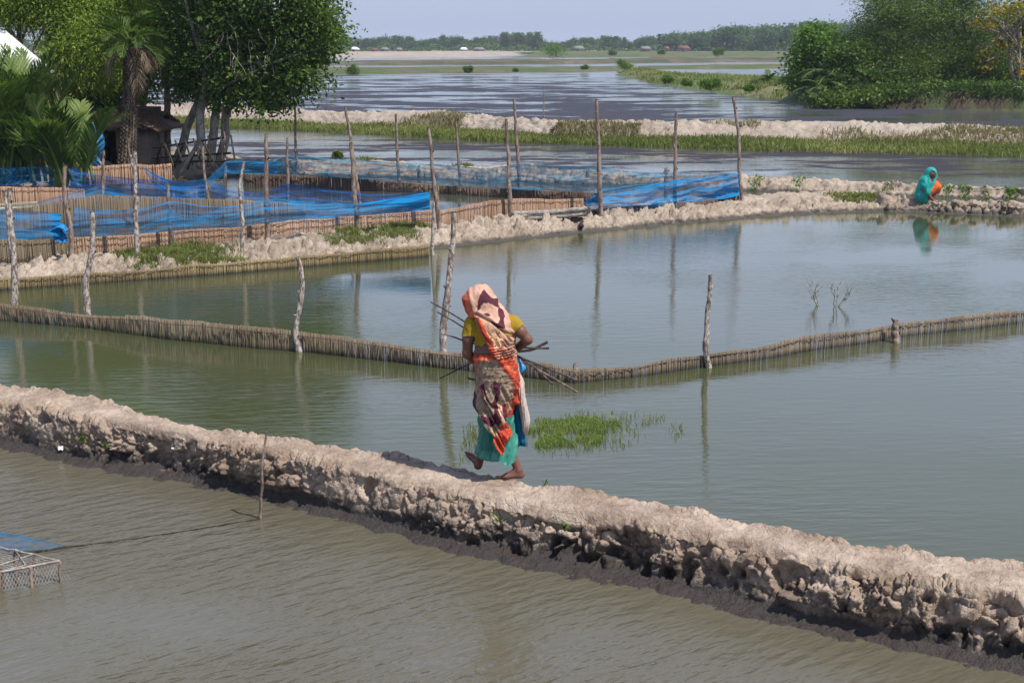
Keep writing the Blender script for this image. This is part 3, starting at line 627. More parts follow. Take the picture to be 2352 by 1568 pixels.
# ------------------------------------------------------------------ foliage helpers
def leaf_quads(C, size, asp=.45, up=.5, droop=.3, out=None, fold=.15):
    n = len(C); a = rng.standard_normal((n, 3)); a[:, 2] = a[:, 2]*.6-droop
    if out is not None: a = a*.8+out*.8
    a /= np.linalg.norm(a, axis=1)[:, None]+1e-9
    nr = rng.standard_normal((n, 3)); nr[:, 2] += up*2; b = np.cross(a, nr); b /= np.linalg.norm(b, axis=1)[:, None]+1e-9
    c = np.cross(a, b); L = (size*rng.uniform(.6, 1.3, n))[:, None]
    V = np.stack([C-a*L*.5, C+b*L*asp*.5+c*L*fold*.4, C+a*L*.5, C-b*L*asp*.5+c*L*fold*.4], 1)
    return V
def quads_mesh(V, rnd):
    n = len(V); return mesh_np('leaves', V.reshape(-1, 3), np.arange(n*4).reshape(-1, 4), attrs={'rnd': np.repeat(np.clip(rnd, 0, 1), 4)})
def crown(blobs, ncl, nleaf, size, clr, asp=.45, bias=.45, up=.5, droop=.3, flat=.75):
    w = np.array([b[3]*b[4]*b[5] for b in blobs])**(2/3); w /= w.sum(); idx = rng.choice(len(blobs), ncl, p=w)
    B = np.array(blobs)[idx]; d = rng.standard_normal((ncl, 3)); d /= np.linalg.norm(d, axis=1)[:, None]
    r = rng.uniform(0, 1, ncl)**bias; wob = 1+.22*vn(d*2.2+B[:, :3]*.7, 3)
    C = B[:, :3]+d*(r*wob)[:, None]*B[:, 3:6]
    k = rng.poisson(nleaf, ncl)+1; ci = np.repeat(np.arange(ncl), k); N = len(ci)
    cs = clr*rng.uniform(.6, 1.3, ncl)
    o = rng.standard_normal((N, 3))*cs[ci][:, None]*np.array([1, 1, flat]); P = C[ci]+o
    out = d[ci]; V = leaf_quads(P, size, asp, up, droop, out=out)
    rnd = .5+.16*rng.standard_normal(ncl)[ci]+.16*rng.standard_normal(N)
    return V, rnd, C, d
def limbs(mb, base, top, targets, r0, seed=0):
    """trunk plus limbs reaching into the crown"""
    n = 7; k = np.linspace(0, 1, n); P = base+(top-base)*k[:, None]; P[:, 0] += vn(np.stack([k*3+seed, 0*k, 0*k], -1), seed)*.06*np.linalg.norm(top-base)*np.sin(k*np.pi)
    mb.tube(P, r0*(1.15-.6*k), 10, .15, sub=3, seed=seed)
    for t in targets:
        s = P[int(rng.integers(n//2, n))]; m = lerp(s, t, .5)+rng.standard_normal(3)*.08*np.linalg.norm(t-s)+np.array([0, 0, .06])
        mb.tube([s, m, t], [r0*.45, r0*.28, r0*.1], 6, .1, sub=3)
def tree(name, base, H, blobs, ncl, nleaf, size, clr, mat, label, trunks, bark='trunk', r0=.14, nl=10, cat='tree', group=None, **kw):
    root = empty(name, base, label=label, cat=cat, group=group)
    V, rnd, C, d = crown(blobs, ncl, nleaf, size, clr, **kw)
    link('crown', quads_mesh(V, rnd), mat, parent=root)
    for i, (b, t) in enumerate(trunks):
        mb = MB(); limbs(mb, np.asarray(b, float), np.asarray(t, float), C[rng.choice(len(C), nl)], r0, i+3)
        link('trunk', mb.mesh(smooth=True), M[bark], parent=root)
    return root
def blobpx(lst, Y):
    """(x, y, rx, ry, dy, depth) photo pixels at distance Y -> ellipsoids"""
    o = []
    for x, y, rx, ry, dy, dp in lst:
        c = PL(x, y, Y+dy); s = (Y+dy)/F/cp; o.append((c[0], c[1], c[2], rx*s, dp, ry*s))
    return o
# ------------------------------------------------------------------ left hamlet
YL = 42.0
def tb(x, y, z=.34): return G(x, y, z)
bigB = blobpx([(600, -70, 180, 170, 0, 2.3), (690, 50, 95, 100, 0, 1.8), (560, 120, 130, 105, .3, 2), (470, 50, 110, 170, .5, 2), (690, 170, 62, 60, -.3, 1.2), (630, 215, 62, 42, -.4, 1.2), (745, 80, 42, 55, 0, 1), (440, 165, 62, 70, .3, 1.2), (520, -200, 190, 130, 0, 2.3), (680, -130, 120, 110, 0, 1.8), (520, 215, 60, 35, -.2, 1)], YL)
b0 = tb(470, 385)
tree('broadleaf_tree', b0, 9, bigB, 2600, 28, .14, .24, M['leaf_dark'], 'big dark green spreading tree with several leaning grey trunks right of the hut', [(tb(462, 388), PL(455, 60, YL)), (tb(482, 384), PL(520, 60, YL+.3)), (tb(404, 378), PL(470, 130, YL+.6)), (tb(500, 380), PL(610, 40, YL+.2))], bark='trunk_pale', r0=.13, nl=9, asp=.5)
post(385, 372, 383, 100, 'straight dark bare-stemmed tree between the hut and the leaning trunks', .13, z=.34, name='slender_tree', group=None)['category'] = 'tree'
limeB = blobpx([(120, -30, 190, 70, 0, 1.6), (195, 40, 110, 65, -.4, 1.4), (225, 100, 70, 65, -.6, 1.3), (60, 25, 120, 42, 0, 1.4), (20, -10, 90, 50, 0, 1.4), (280, 10, 55, 60, 0, 1.2), (160, 110, 60, 55, -.4, 1.2), (215, 165, 90, 38, -.5, 1.1), (120, 170, 60, 25, -.4, 1), (140, -170, 230, 110, 0, 2.2)], 43.5)
tree('willow_tree', tb(120, 400), 9, limeB, 2100, 46, .15, .28, M['leaf_lime'], 'bright yellow-green feathery tree filling the top left corner', [(tb(110, 395), PL(130, 60, 43.5)), (tb(60, 390), PL(40, -40, 43.7))], r0=.10, nl=8, asp=.22, droop=.9)
backB = blobpx([(330, 100, 90, 110, 0, 1.8), (250, 200, 90, 45, 0, 1.5), (400, -40, 120, 120, 0, 2), (60, 230, 120, 70, 0, 1.6), (330, -150, 200, 100, 0, 2), (180, 235, 70, 35, 0, 1.2)], 47.0)
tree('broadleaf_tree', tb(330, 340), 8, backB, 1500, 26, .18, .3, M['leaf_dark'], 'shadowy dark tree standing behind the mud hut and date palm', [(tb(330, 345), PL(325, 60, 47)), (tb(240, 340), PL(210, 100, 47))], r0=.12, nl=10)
# bare twigs hanging in the big tree
mb = MB()
for i in range(15):
    x, y = rng.uniform(500, 640), rng.uniform(50, 130); p = PL(x, y, YL-1.5); P = [p]
    d = np.array([rng.uniform(-.3, .5), rng.uniform(-.1, .1), rng.uniform(-.9, -.1)])
    for k in range(5): P.append(P[-1]+d*.22); d = d+rng.standard_normal(3)*.22
    mb.tube(P, np.linspace(.013, .004, 6), 5)
link('dead_branch', mb.mesh(), M['wood_grey'], base=b0+0, label='tangle of bare grey twigs hanging in the big dark tree', cat='branch')

def frond(acc, base, az, el, L, droop, leaf, n, w, hang=.3, r=.5, rach=None, vshape=.35, t0=.12, sd=.75, fd=.6):
    P = [np.array(base, float)]; e = el; ks = 14
    for k in range(ks):
        d = np.array([math.cos(az)*math.cos(e), math.sin(az)*math.cos(e), math.sin(e)]); P.append(P[-1]+d*L/ks); e -= droop/ks
    P = np.array(P); T = np.gradient(P, axis=0); T /= np.linalg.norm(T, axis=1)[:, None]
    if rach is not None: rach.tube(P, np.linspace(w*1.0, w*.25, ks+1), 5, a=.8)
    t = np.linspace(t0, .99, n); q = t*ks; i = np.minimum(q.astype(int), ks-1); f = (q-i)[:, None]
    C = P[i]*(1-f)+P[i+1]*f; D = T[i]; side = np.cross(D, [0, 0, 1.]); side /= np.linalg.norm(side, axis=1)[:, None]+1e-9; up = np.cross(side, D)
    ll = leaf*np.sin(np.pi*np.clip(t*.85+.12, 0, 1))**.6
    for sg in (-1, 1):
        dr = side*sg*sd+D*fd+up*vshape*.5; dr += rng.standard_normal(dr.shape)*.09; dr /= np.linalg.norm(dr, axis=1)[:, None]
        l = (ll*rng.uniform(.8, 1.1, n))[:, None]; m = C+dr*l*.55; tip = C+dr*l; tip[:, 2] -= hang*l[:, 0]; m[:, 2] -= hang*.25*l[:, 0]
        wd = np.cross(dr, up); wd /= np.linalg.norm(wd, axis=1)[:, None]; wv = wd*w*.5
        # two quads per leaflet
        acc[0].append(np.stack([C-wv*.4, C+wv*.4, m+wv, m-wv], 1)); acc[0].append(np.stack([m-wv, m+wv, tip+wv*.12, tip-wv*.12], 1))
        rn = r+.15*rng.standard_normal(n); acc[1].append(rn); acc[1].append(rn)
def fronds_mesh(acc): return quads_mesh(np.concatenate(acc[0]), np.concatenate(acc[1]))
# date palm
pb = tb(288, 395); pt = PL(297, 112, pb[1])
root = empty('date_palm', pb, label='date palm with a rough scaly trunk in front of the mud hut door', cat='palm tree')
mb = MB(); k = np.linspace(0, 1, 90); P = pb+(pt-pb)*k[:, None]; P[:, 0] += .07*np.sin(k*3)
mb2 = MB(); mb.tube(P, .235-.09*k, 20, .1)
for i in range(60):
    for j in range(8):
        a = j/8*2*np.pi+i*.39; kk = i/60+rng.uniform(-.004, .004); c = pb+(pt-pb)*kk; c = c+np.array([.07*np.sin(kk*3), 0, 0]); rr = (.235-.09*kk); d = np.array([math.cos(a), math.sin(a), 0])
        p = c+d*rr*.93; mb.tube([p, p+d*.025+np.array([0, 0, .05]), p+d*.05+np.array([0, 0, .085])], [.03, .026, .01], 5, a=rng.uniform())
link('trunk', mb.mesh(smooth=False), M['palm_trunk'], parent=root)
acc = ([], []); rm = MB()
for i in range(34):
    az = i*2.4+rng.uniform(-.2, .2); el = rng.uniform(.1, 1.4)
    frond(acc, pt+np.array([0, 0, .12]), az, el, rng.uniform(1.1, 1.6), 1.3, .40, 34, .026, .2, rng.uniform(.2, .8), rm, .7, .3, .5, .8)
link('frond', fronds_mesh(acc), M['palm'], parent=root, kind='stuff'); link('frond_stem', rm.mesh(), M['palm'], parent=root)
acc = ([], []); rm = MB()
for i in range(10):
    az = rng.uniform(-1.2, .9) if i < 7 else rng.uniform(2, 4.2)
    frond(acc, pt+np.array([0, 0, -.02]), az, rng.uniform(-.5, .45), rng.uniform(.9, 1.6), 2.1, .33, 30, .022, .7, .5, rm, .2)
link('dead_frond', fronds_mesh(acc), M['palm_dry'], parent=root); link('dead_frond_stem', rm.mesh(), M['palm_dry'], parent=root)
# nipa palms at the left edge
for (x, y, n, hh, lab, wd) in [(45, 418, 30, 3.9, 'tall clump of nipa palm fronds rising above the nets at the left edge', .5), (150, 425, 20, 2.5, 'lower nipa palm clump with arching dark fronds beside the wooden stairs', .8), (-20, 420, 24, 3.9, 'nipa palm half cut off by the left edge of the photo', .5)]:
    b = G(x, y, .34); root = empty('nipa_palm', b, label=lab, cat='palm'); acc = ([], []); rm = MB()
    for i in range(n):
        az = rng.uniform(0, 2*np.pi); el = rng.uniform(1.2, 1.56)
        frond(acc, b+np.array([rng.normal()*.28, rng.normal()*.2, 0]), az, el, hh*rng.uniform(.7, 1.05), rng.uniform(.5, 1.3)*wd*1.5, .85, 38, .055, .22, rng.uniform(.1, .95), rm, .7, .15, .5, .95)
    link('fronds', fronds_mesh(acc), M['palm'], parent=root, kind='stuff'); link('stems', rm.mesh(), M['palm'], parent=root)
# mud hut
hb = G(285, 385, .34); root = empty('mud_hut', hb, label='small grey mud hut with a dark doorway and ragged low roof behind the date palm', cat='hut')
s = hb[1]/F/cp*1.0
x0, x1 = PL(212, 385, hb[1])[0], PL(345, 385, hb[1])[0]; zt = PL(285, 292, hb[1])[2]; dx0, dx1 = PL(241, 385, hb[1])[0], PL(270, 385, hb[1])[0]; dt = PL(250, 301, hb[1])[2]
mb = MB(); yf = hb[1]; g = .34
def bx(m, xa, xb, ya, yb, za, zb, a=.5): m.box(((xa+xb)/2, (ya+yb)/2, (za+zb)/2), ((xb-xa)/2, (yb-ya)/2, (zb-za)/2), a=a)
bx(mb, x0, dx0, yf, yf+.15, g-.1, zt); bx(mb, dx1, x1, yf, yf+.15, g-.1, zt); bx(mb, dx0, dx1, yf+.002, yf+.148, dt, zt-.001)
bx(mb, x0, x0+.15, yf+.15, yf+2.3, g-.1, zt+.2); bx(mb, x1-.15, x1, yf+.15, yf+2.3, g-.1, zt+.1); bx(mb, x0+.15, x1-.15, yf+2.15, yf+2.3, g-.1, zt+.5)
link('wall', mb.mesh(), M['hut_wall'], parent=root)
mb = MB(); bx(mb, x0+.16, x1-.16, yf+1.2, yf+1.25, g, zt); link('interior_shade_panel', mb.mesh(), M['black'], parent=root)  # near-black panel behind the doorway, stands in for the shade inside the hut
mb = MB(); bx(mb, dx0-.07, dx0-.003, yf-.03, yf+.1, g, dt+.05); bx(mb, dx0-.07, dx1+.05, yf-.035, yf+.1, dt+.052, dt+.12); link('door_frame', mb.mesh(), M['wood_grey'], parent=root)
rt = PL(300, 250, yf+1.2)[2]; mb = MB(); rx = MB()
for side in (-1, 1):
    for i in range(34):
        xx = lerp(x0-.35, x1+.2, i/33); ya = yf+1.15; yb = yf-.45 if side < 0 else yf+2.75; za = rt-.06*abs(i-12)/10; zb_ = zt-.02-.03*rng.uniform()
        jit = rng.normal()*.03
        (rx if (side < 0 and 4 < i < 12 and rng.uniform() < .8) else mb).add([[xx-.07, yb+jit*3, zb_], [xx+.07, yb+jit*3, zb_+rng.normal()*.02], [xx+.07, ya, za+.02*rng.normal()], [xx-.07, ya, za], [xx-.07, yb+jit*3, zb_+.05], [xx+.07, yb+jit*3, zb_+.05], [xx+.07, ya, za+.06], [xx-.07, ya, za+.05]],
          [[0, 3, 2, 1], [4, 5, 6, 7], [0, 1, 5, 4], [2, 3, 7, 6], [1, 2, 6, 5], [3, 0, 4, 7]])
link('roof_patch', rx.mesh(), M['roof_rust'], parent=root); rx = MB()
for i in range(22):
    yy = lerp(yf-.4, yf+2.6, i/21); zz = rt-.1-.28*abs(i-10)/10
    rx.add([[x1-.1, yy-.08, zz], [x1-.1, yy+.08, zz], [x1+.45, yy+.08, zt-.12+.04*rng.normal()], [x1+.45, yy-.08, zt-.14], [x1-.1, yy-.08, zz+.05], [x1-.1, yy+.08, zz+.05], [x1+.45, yy+.08, zt-.06], [x1+.45, yy-.08, zt-.08]], [[0, 3, 2, 1], [4, 5, 6, 7], [0, 1, 5, 4], [2, 3, 7, 6], [1, 2, 6, 5], [3, 0, 4, 7]])
rf = link('roof', mb.mesh(), M['roof_tile'], parent=root); o = link('roof_hip', rx.mesh(), M['roof_tile'], parent=root)
# white roofed house behind the nipa palms
hb = np.array([-16.2, 46.5, .34]); root = empty('tin_roofed_house', hb, label='house with a bright white tin roof half hidden by foliage at the top left', cat='house')
A = PL(-160, 20, 46); B_ = PL(40, 60, 46); Cc = PL(205, 205, 46)
mb = MB(); mb.add([PL(-200, 70, 42.0), PL(10, 74, 42.0), PL(122, 168, 40.9), PL(-200, 190, 40.9), PL(-200, 64, 42.1), PL(10, 68, 42.1), PL(127, 165, 41.0), PL(-200, 184, 41.0)], [[0, 1, 2, 3], [4, 7, 6, 5], [0, 4, 5, 1], [1, 5, 6, 2], [2, 6, 7, 3], [3, 7, 4, 0]])
link('roof', mb.mesh(), M['roof_white'], parent=root)
mb = MB(); xa = PL(-200, 200, 41.5)[0]; xb = PL(90, 200, 41.5)[0]; bx(mb, xa, xb, 41.4, 43, .3, PL(0, 190, 41.4)[2]); link('wall', mb.mesh(), M['hut_wall'], parent=root)
# wooden stairs
def quadbar(m, a, b, r=.03): m.tube([a, b], r, 6, .1)
sb = G(185, 400, .34); root = empty('wooden_stairs', sb, label='rough wooden steps leaning on an earth heap left of the hut', cat='stairs')
mb = MB(); Ys = sb[1]; quadbar(mb, PL(172, 345, Ys+.2), PL(208, 392, Ys-.1), .035); quadbar(mb, PL(205, 338, Ys+.2), PL(238, 385, Ys-.1), .035); link('side_rail', mb.mesh(), M['wood_grey'], parent=root)
for i in range(6):
    y = 346+i*8; mb = MB(); quadbar(mb, PL(174+i*5, y, Ys+.15-.04*i), PL(206+i*5, y-3, Ys+.15-.04*i), .032); link('step', mb.mesh(), M['wood_grey'], parent=root)
# earth heap
def sdf_heap(): pass
mb = MB(); n, m_ = 40, 40; u, v = np.meshgrid(np.linspace(-1, 1, n), np.linspace(-1, 1, m_), indexing='ij'); hc = G(172, 392, .34)
Vh = np.stack([hc[0]+u*1.0, hc[1]+.9+v*.9, .3+.55*np.exp(-(u**2+v**2)*2.2)+.05*fbm(np.stack([u*5, v*5, 0*u], -1), 3)], -1)
link('earth_heap', mesh_np('h', Vh.reshape(-1, 3), grid_faces(n, m_), smooth=True), M['soil'], kind='structure')
# dark pole rack
rb = G(440, 392, .34); root = empty('pole_rack', rb, label='rack of crossed dark bamboo poles among the tree trunks by the water', cat='rack')
Yr = rb[1]-.2
mb = MB()
for a, b in [((350, 340), (515, 316)), ((350, 362), (530, 352)), ((390, 372), (525, 370))]: quadbar(mb, PL(*a, Yr+.2), PL(*b, Yr+.2), .03)
link('rail', mb.mesh(), M['dark_wood'], parent=root)
mb = MB()
for a, b in [((352, 392), (372, 330)), ((378, 330), (402, 388)), ((402, 322), (425, 388)), ((424, 320), (446, 388)), ((444, 318), (465, 388)), ((400, 385), (420, 335)), ((478, 312), (484, 385)), ((508, 312), (512, 385)), ((530, 310), (540, 372)), ((430, 390), (455, 330)), ((468, 330), (500, 385))]: quadbar(mb, PL(*a, Yr), PL(*b, Yr+.25), .027)
link('upright', mb.mesh(), M['dark_wood'], parent=root)
mb = MB(); quadbar(mb, PL(414, 398, Yr-.5), PL(462, 318, Yr-.1), .055); link('leaning_plank', mb.mesh(), M['wood_grey'], base=G(414, 398, .34), label='pale plank leaning against the big tree trunk', cat='plank')
# blue net bundle hung by the hut
def sheet_blob(name, c, rx, ry, rz, mat, base, **kw):
    n, m_ = 60, 40; a, b = np.meshgrid(np.linspace(0, 2*np.pi, n, endpoint=False), np.linspace(.02, np.pi-.02, m_), indexing='ij')
    d = np.stack([np.cos(a)*np.sin(b), np.sin(a)*np.sin(b), np.cos(b)], -1)
    r = 1+.25*fbm(d*2.2+c, 4, 5)
    V = np.asarray(c)+d*r[..., None]*np.array([rx, ry, rz]); F_ = grid_faces(n, m_)
    i = (np.arange(n)+1) % n; idx = np.arange(n)*m_
    F2 = np.stack([idx[:, None]+np.arange(m_-1)[None], i[:, None]*m_+np.arange(m_-1)[None], i[:, None]*m_+np.arange(1, m_)[None], idx[:, None]+np.arange(1, m_)[None]], -1).reshape(-1, 4)
    return link(name, mesh_np(name, V.reshape(-1, 3), F2, smooth=True), mat, base=base, **kw)
Yb = G(215, 400, .34)[1]-.3
sheet_blob('net_bundle', PL(213, 328, Yb), .27, .2, .42, M['blue_cloth'], G(213, 400, .34), label='bundled bright blue net hanging beside the stairs left of the hut', cat='net bundle')
net('fishing_net', [(212, 402, 345, 372), (222, 402, 335, 392), (235, 402, 350, 398)], M['net_blue'], 'loose blue net tail hanging beneath the bundle left of the hut', zb=.34, dens=lambda s, v: .2+0*s)

# ------------------------------------------------------------------ grass and small plants
def blades(P, h, w, lean=.35, curve=.3):
    n = len(P); az = rng.uniform(0, 2*np.pi, n); H = (h if np.ndim(h) else h*rng.uniform(.5, 1.25, n)); ln = np.abs(rng.normal(0, lean, n))+.05
    d = np.stack([np.cos(az), np.sin(az), 0*az], 1); sd = np.stack([-np.sin(az), np.cos(az), 0*az], 1)
    a2 = rng.uniform(0, np.pi, n); sd = np.stack([np.cos(a2), np.sin(a2)*.6, 0*a2], 1)
    W = w*rng.uniform(.6, 1.3, n)[:, None]*.5
    m = P+d*(ln*H*.35)[:, None]; m[:, 2] += H*.6; t = P+d*(ln*H*(1+curve))[:, None]; t[:, 2] += H*np.clip(1.05-ln*.5, .3, 1.1)
    return np.concatenate([np.stack([P-sd*W, P+sd*W, m+sd*W*.8, m-sd*W*.8], 1), np.stack([m-sd*W*.8, m+sd*W*.8, t+sd*W*.1, t-sd*W*.1], 1)])
def samp(V, n, j0, j1, i0=0, i1=None, jit=.1):
    i = rng.integers(i0, (i1 or V.shape[0]), n); j = rng.integers(j0, j1, n); P = V[i, j].copy(); P[:, :2] += rng.normal(0, jit, (n, 2)); return P
# long grassy bank: lush below, drier tufts up the heap
P = samp(B3V, 70000, 16, 54, jit=.2); P[:, 2] -= .05
V = blades(P, .24, .05, .45); link('bank_grass', quads_mesh(V, np.tile(.40+.35*vn(P*.5, 3)+.2*rng.standard_normal(len(P)), 2)), M['grass'], label='lush green grass along the foot of the long clay bank', cat='grass', kind='stuff')
P = samp(B3V, 50000, 50, 70, jit=.2); P = P[fbm(P*np.array([.13, .13, 0]), 3, 21) > .30]; P[:, 2] -= .05
V = blades(P, .22, .04, .6); link('dry_grass', quads_mesh(V, np.tile(.5+.2*rng.standard_normal(len(P)), 2)), M['grass_dry'], label='dry brown-green tufts growing up the long clay bank', cat='grass', kind='stuff')
def px_grass(name, poly, n, h, w, zf, mat, label, lean=.5, seed=0, thin=None):
    W = np.array([G(x, y, 0)[:2] for x, y in poly]); lo, hi = W.min(0), W.max(0); P = rng.uniform(lo, hi, (n*3, 2)); P = P[inpoly(P[:, 0], P[:, 1], W)][:n]
    if thin: P = P[fbm(np.stack([P[:, 0]*thin, P[:, 1]*thin, 0*P[:, 0]], -1), 3, seed) > -.05]
    Z = zf(P) if callable(zf) else np.full(len(P), zf); P = np.column_stack([P, Z])
    V = blades(P, h, w, lean); r = .5+.25*vn(P*3, seed)+.18*rng.standard_normal(len(P))
    return link(name, quads_mesh(V, np.tile(r, 2)), mat, label=label, cat='grass', kind='stuff')
def bank_grass(V_, x0, x1, j0, j1, n, h, w, mat, label, lean=.6, den=None):
    px, py = proj(V_[:, (j0+j1)//2]); ii = np.where((px > x0) & (px < x1))[0]
    c = rng.beta(1.6, 1.6, n); i = ii[(c*(len(ii)-1)).astype(int)]; j = (j0+(j1-j0)*rng.beta(2, 2, n)).astype(int)
    P = V_[i, j].copy(); P[:, :2] += rng.normal(0, .03, (n, 2))
    if den: P = P[fbm(P*den, 3, 5) > -.25]
    P[:, 2] -= .02; VV = blades(P, h, w, lean)
    return link('bank_grass', quads_mesh(VV, np.tile(.45+.25*vn(P*4, 2)+.18*rng.standard_normal(len(P)), 2)), mat, label=label, cat='grass', kind='stuff')
bank_grass(MIDV, 275, 535, 28, 64, 11000, .13, .016, M['grass'], 'larger grass clump on the clod bank below the dark short post', 1.0, 2.2)
bank_grass(MIDV, 745, 955, 30, 66, 8000, .13, .016, M['grass'], 'grass clump on the clod bank near the end of the low reed screen', 1.0, 2.2)
bank_grass(MIDV, 905, 980, 55, 80, 1500, .12, .02, M['grass'], 'small tuft at the foot of the reed fence beside the gathered net', .8)
bank_grass(MIDV, 1900, 2010, 35, 70, 2200, .11, .03, M['grass'], 'sparse green tuft on the bank left of the squatting woman', .7, 1.5)
for a, b, lab in [(1725, 1755, 'tiny tuft on the back bank beside the net corner post'), (1815, 1850, 'second tiny tuft on the back bank, right of the corner post'), (2030, 2062, 'small tuft on the back bank left of the squatting woman'), (2165, 2195, 'leafy tuft on the back bank right of the squatting woman'), (2205, 2235, 'leafy tuft midway between the squatting woman and the right edge'), (2262, 2352, 'yellow-green leafy clump on the back bank at the right edge')]:
    bank_grass(B2V, a, b, 12, 34, 150 if b-a < 50 else 900, .09, .035, M['leaf_bright'], lab, .8, 1.6)
for a, b, lab in [(830, 880, 'small grass tuft on the far clay bank behind the teal net'), (1055, 1095, 'low tuft on the far clay bank behind the slim posts')]:
    bank_grass(B2V, a, b, 36, 55, 1200, .14, .04, M['grass'], lab, .6)
W = np.array([G(x, y)[:2] for x, y in [(1845, 244), (1950, 249.5), (2352, 253.5), (2500, 254), (2500, 225), (1960, 222), (1860, 232)]]); P = rng.uniform(W.min(0), W.max(0), (110000, 2)); sd_ = sdist(P[:, 0], P[:, 1], W); k = (sd_ > .5) & (sd_ < 4.5) & (fbm(np.column_stack([P*.35, P[:, 0]*0]) , 3, 4) > -.55); P = np.column_stack([P[k], np.full(k.sum(), .85)]); sd_ = sd_[k]
P[:, 2] = np.minimum(1.0, .35+.5*sd_); V = blades(P, .6, .11, 1.0)
link('shore_grass', quads_mesh(V, np.tile(.35+.3*vn(P*.4, 3)+.15*rng.standard_normal(len(P)), 2)), M['leaf_dark'], label='rank grass and creepers hanging over the brown shore of the wooded island', cat='grass', kind='stuff')
# grass on the peninsula
W = np.array([G(x, y)[:2] for x, y in PEN]); lo, hi = W.min(0), np.array([W.max(0)[0], 190]); P = rng.uniform(lo, hi, (90000, 2)); sd_ = sdist(P[:, 0], P[:, 1], W); k = (sd_ > .4) & (P[:, 0] < 32); P = P[k]; sd_ = sd_[k]
P = np.column_stack([P, -.25+1.0*sst(sd_, -1.2, 3.5)]); V = blades(P, .38, .10, .4)
link('bank_grass', quads_mesh(V, np.tile(.5+.3*vn(P*.25, 3)+.15*rng.standard_normal(len(P)), 2)), M['grass'], label='bright grass covering the spit of land at the right', cat='grass', kind='stuff')
# floating grass patch beside the woman
px_grass('floating_grass', [(1205, 985), (1240, 958), (1330, 950), (1400, 955), (1430, 975), (1415, 1010), (1330, 1026), (1240, 1030), (1195, 1015)], 4600, .062, .007, -.005, M['grass_lush'], 'dense patch of bright grass floating beside the walking woman', .9, 3, 5.)
px_grass('floating_grass', [(1180, 1000), (1220, 950), (1400, 945), (1560, 960), (1570, 1000), (1450, 1030), (1300, 1045), (1190, 1035)], 900, .075, .008, -.005, M['grass'], 'scattered sprigs around the floating grass patch', .9, 5, 2.2)
px_grass('floating_grass', [(1055, 1060), (1065, 980), (1110, 975), (1110, 1060)], 160, .08, .008, -.005, M['grass'], 'few thin sprigs in the water left of the walking woman', .9, 7)
P = np.concatenate([np.column_stack([rng.uniform(-3, 5, 26), rng.uniform(5.5, 9.5, 26)]), np.column_stack([rng.uniform(-5, 9, 60), rng.uniform(11.5, 28, 60)])]); P = P[[abs(v) > -9 for v in P[:, 0]]]
C = np.column_stack([P, np.full(len(P), .004)]); C = np.repeat(C, 2, 0)+rng.normal(0, .012, (len(C)*2, 3))*np.array([1, 1, .1]); Vd = leaf_quads(C, .035, .3, up=30., droop=0); Vd[..., 2] = .004+.15*(Vd[..., 2]-.004)
link('floating_debris', quads_mesh(Vd, .3+.3*rng.standard_normal(len(C))), M['grass_dry'], label='scattered dead leaves and straws floating on the ponds', cat='debris', kind='stuff')
# weeds on the clay bank of the foreground
def weed(x, y, n, s, label, mat='leaf_bright', sp=.06):
    px, py = proj(FGV[::4, ::3]); d = (px-x)**2+(py-y)**2; vis = FGV[::4, ::3][..., 2] > 0; i = np.unravel_index(np.argmin(np.where(vis, d, 1e9)), d.shape); b = FGV[::4, ::3][i]
    mb = MB(); C = []
    for q in range(n):
        dd = np.array([rng.normal()*.5, -.5+rng.normal()*.4, .8]); e = b+dd*sp*rng.uniform(.6, 1.5); mb.tube([b, lerp(b, e, .5)+np.array([0, 0, .01]), e], [.003, .0025, .0015], 4)
        for t in rng.uniform(.3, 1, 7): C.append(lerp(b, e, t)+rng.normal(0, .012, 3))
    root = empty('weed', b, label=label, cat='plant', group='small weeds on the clay bank')
    link('stem', mb.mesh(), M['palm'], parent=root); C = np.array(C); link('leaves', quads_mesh(leaf_quads(C, s, .45), .5+.3*rng.standard_normal(len(C))), M[mat], parent=root)
weed(190, 1012, 9, .032, 'leafy weed on the clay bank above the scrap of white litter')
weed(245, 1035, 4, .03, 'little yellow weed just right of the leafy one above the white litter')
weed(410, 1040, 5, .028, 'thin weed on the clay bank near the small white scrap')
weed(550, 1055, 8, .026, 'green weed on the clay bank left of the slim stick')
weed(605, 1085, 4, .024, 'tiny sprig low on the clay bank beside the slim stick')
weed(1300, 1215, 7, .03, 'spindly weed with trailing roots low on the clay bank below the woman', sp=.10)
weed(1150, 1205, 4, .025, 'trailing root tuft low on the bank left of the spindly weed', sp=.10)
weed(1245, 1095, 4, .022, 'tiny sprout at the water edge right of the planted foot')
# litter
def litter(x, y, s, label):
    px, py = proj(FGV[::4, ::3]); d = (px-x)**2+(py-y)**2; vis = FGV[::4, ::3][..., 2] > .0; i = np.unravel_index(np.argmin(np.where(vis, d, 1e9)), d.shape); b = FGV[::4, ::3][i]+np.array([0, -.02, .015])
    n = 12; u, v = np.meshgrid(np.linspace(-1, 1, n), np.linspace(-1, 1, n), indexing='ij'); V = np.stack([b[0]+u*s+.3*s*vn(np.stack([u*2, v*2, u], -1), 4), b[1]+v*s*.4+.4*s*vn(np.stack([u*2, v*2, u], -1), 5), b[2]+v*s*.7+.5*s*vn(np.stack([u*2.5, v*2.5, u], -1), 6)], -1)
    link('litter', mesh_np('l', V.reshape(-1, 3), grid_faces(n, n)), M['white_rag'], base=b, label=label, cat='litter')
litter(142, 1030, .024, 'crumpled white scrap of litter in the mud at the far left'); litter(398, 1032, .010, 'small white scrap stuck between clods left of the slim stick')

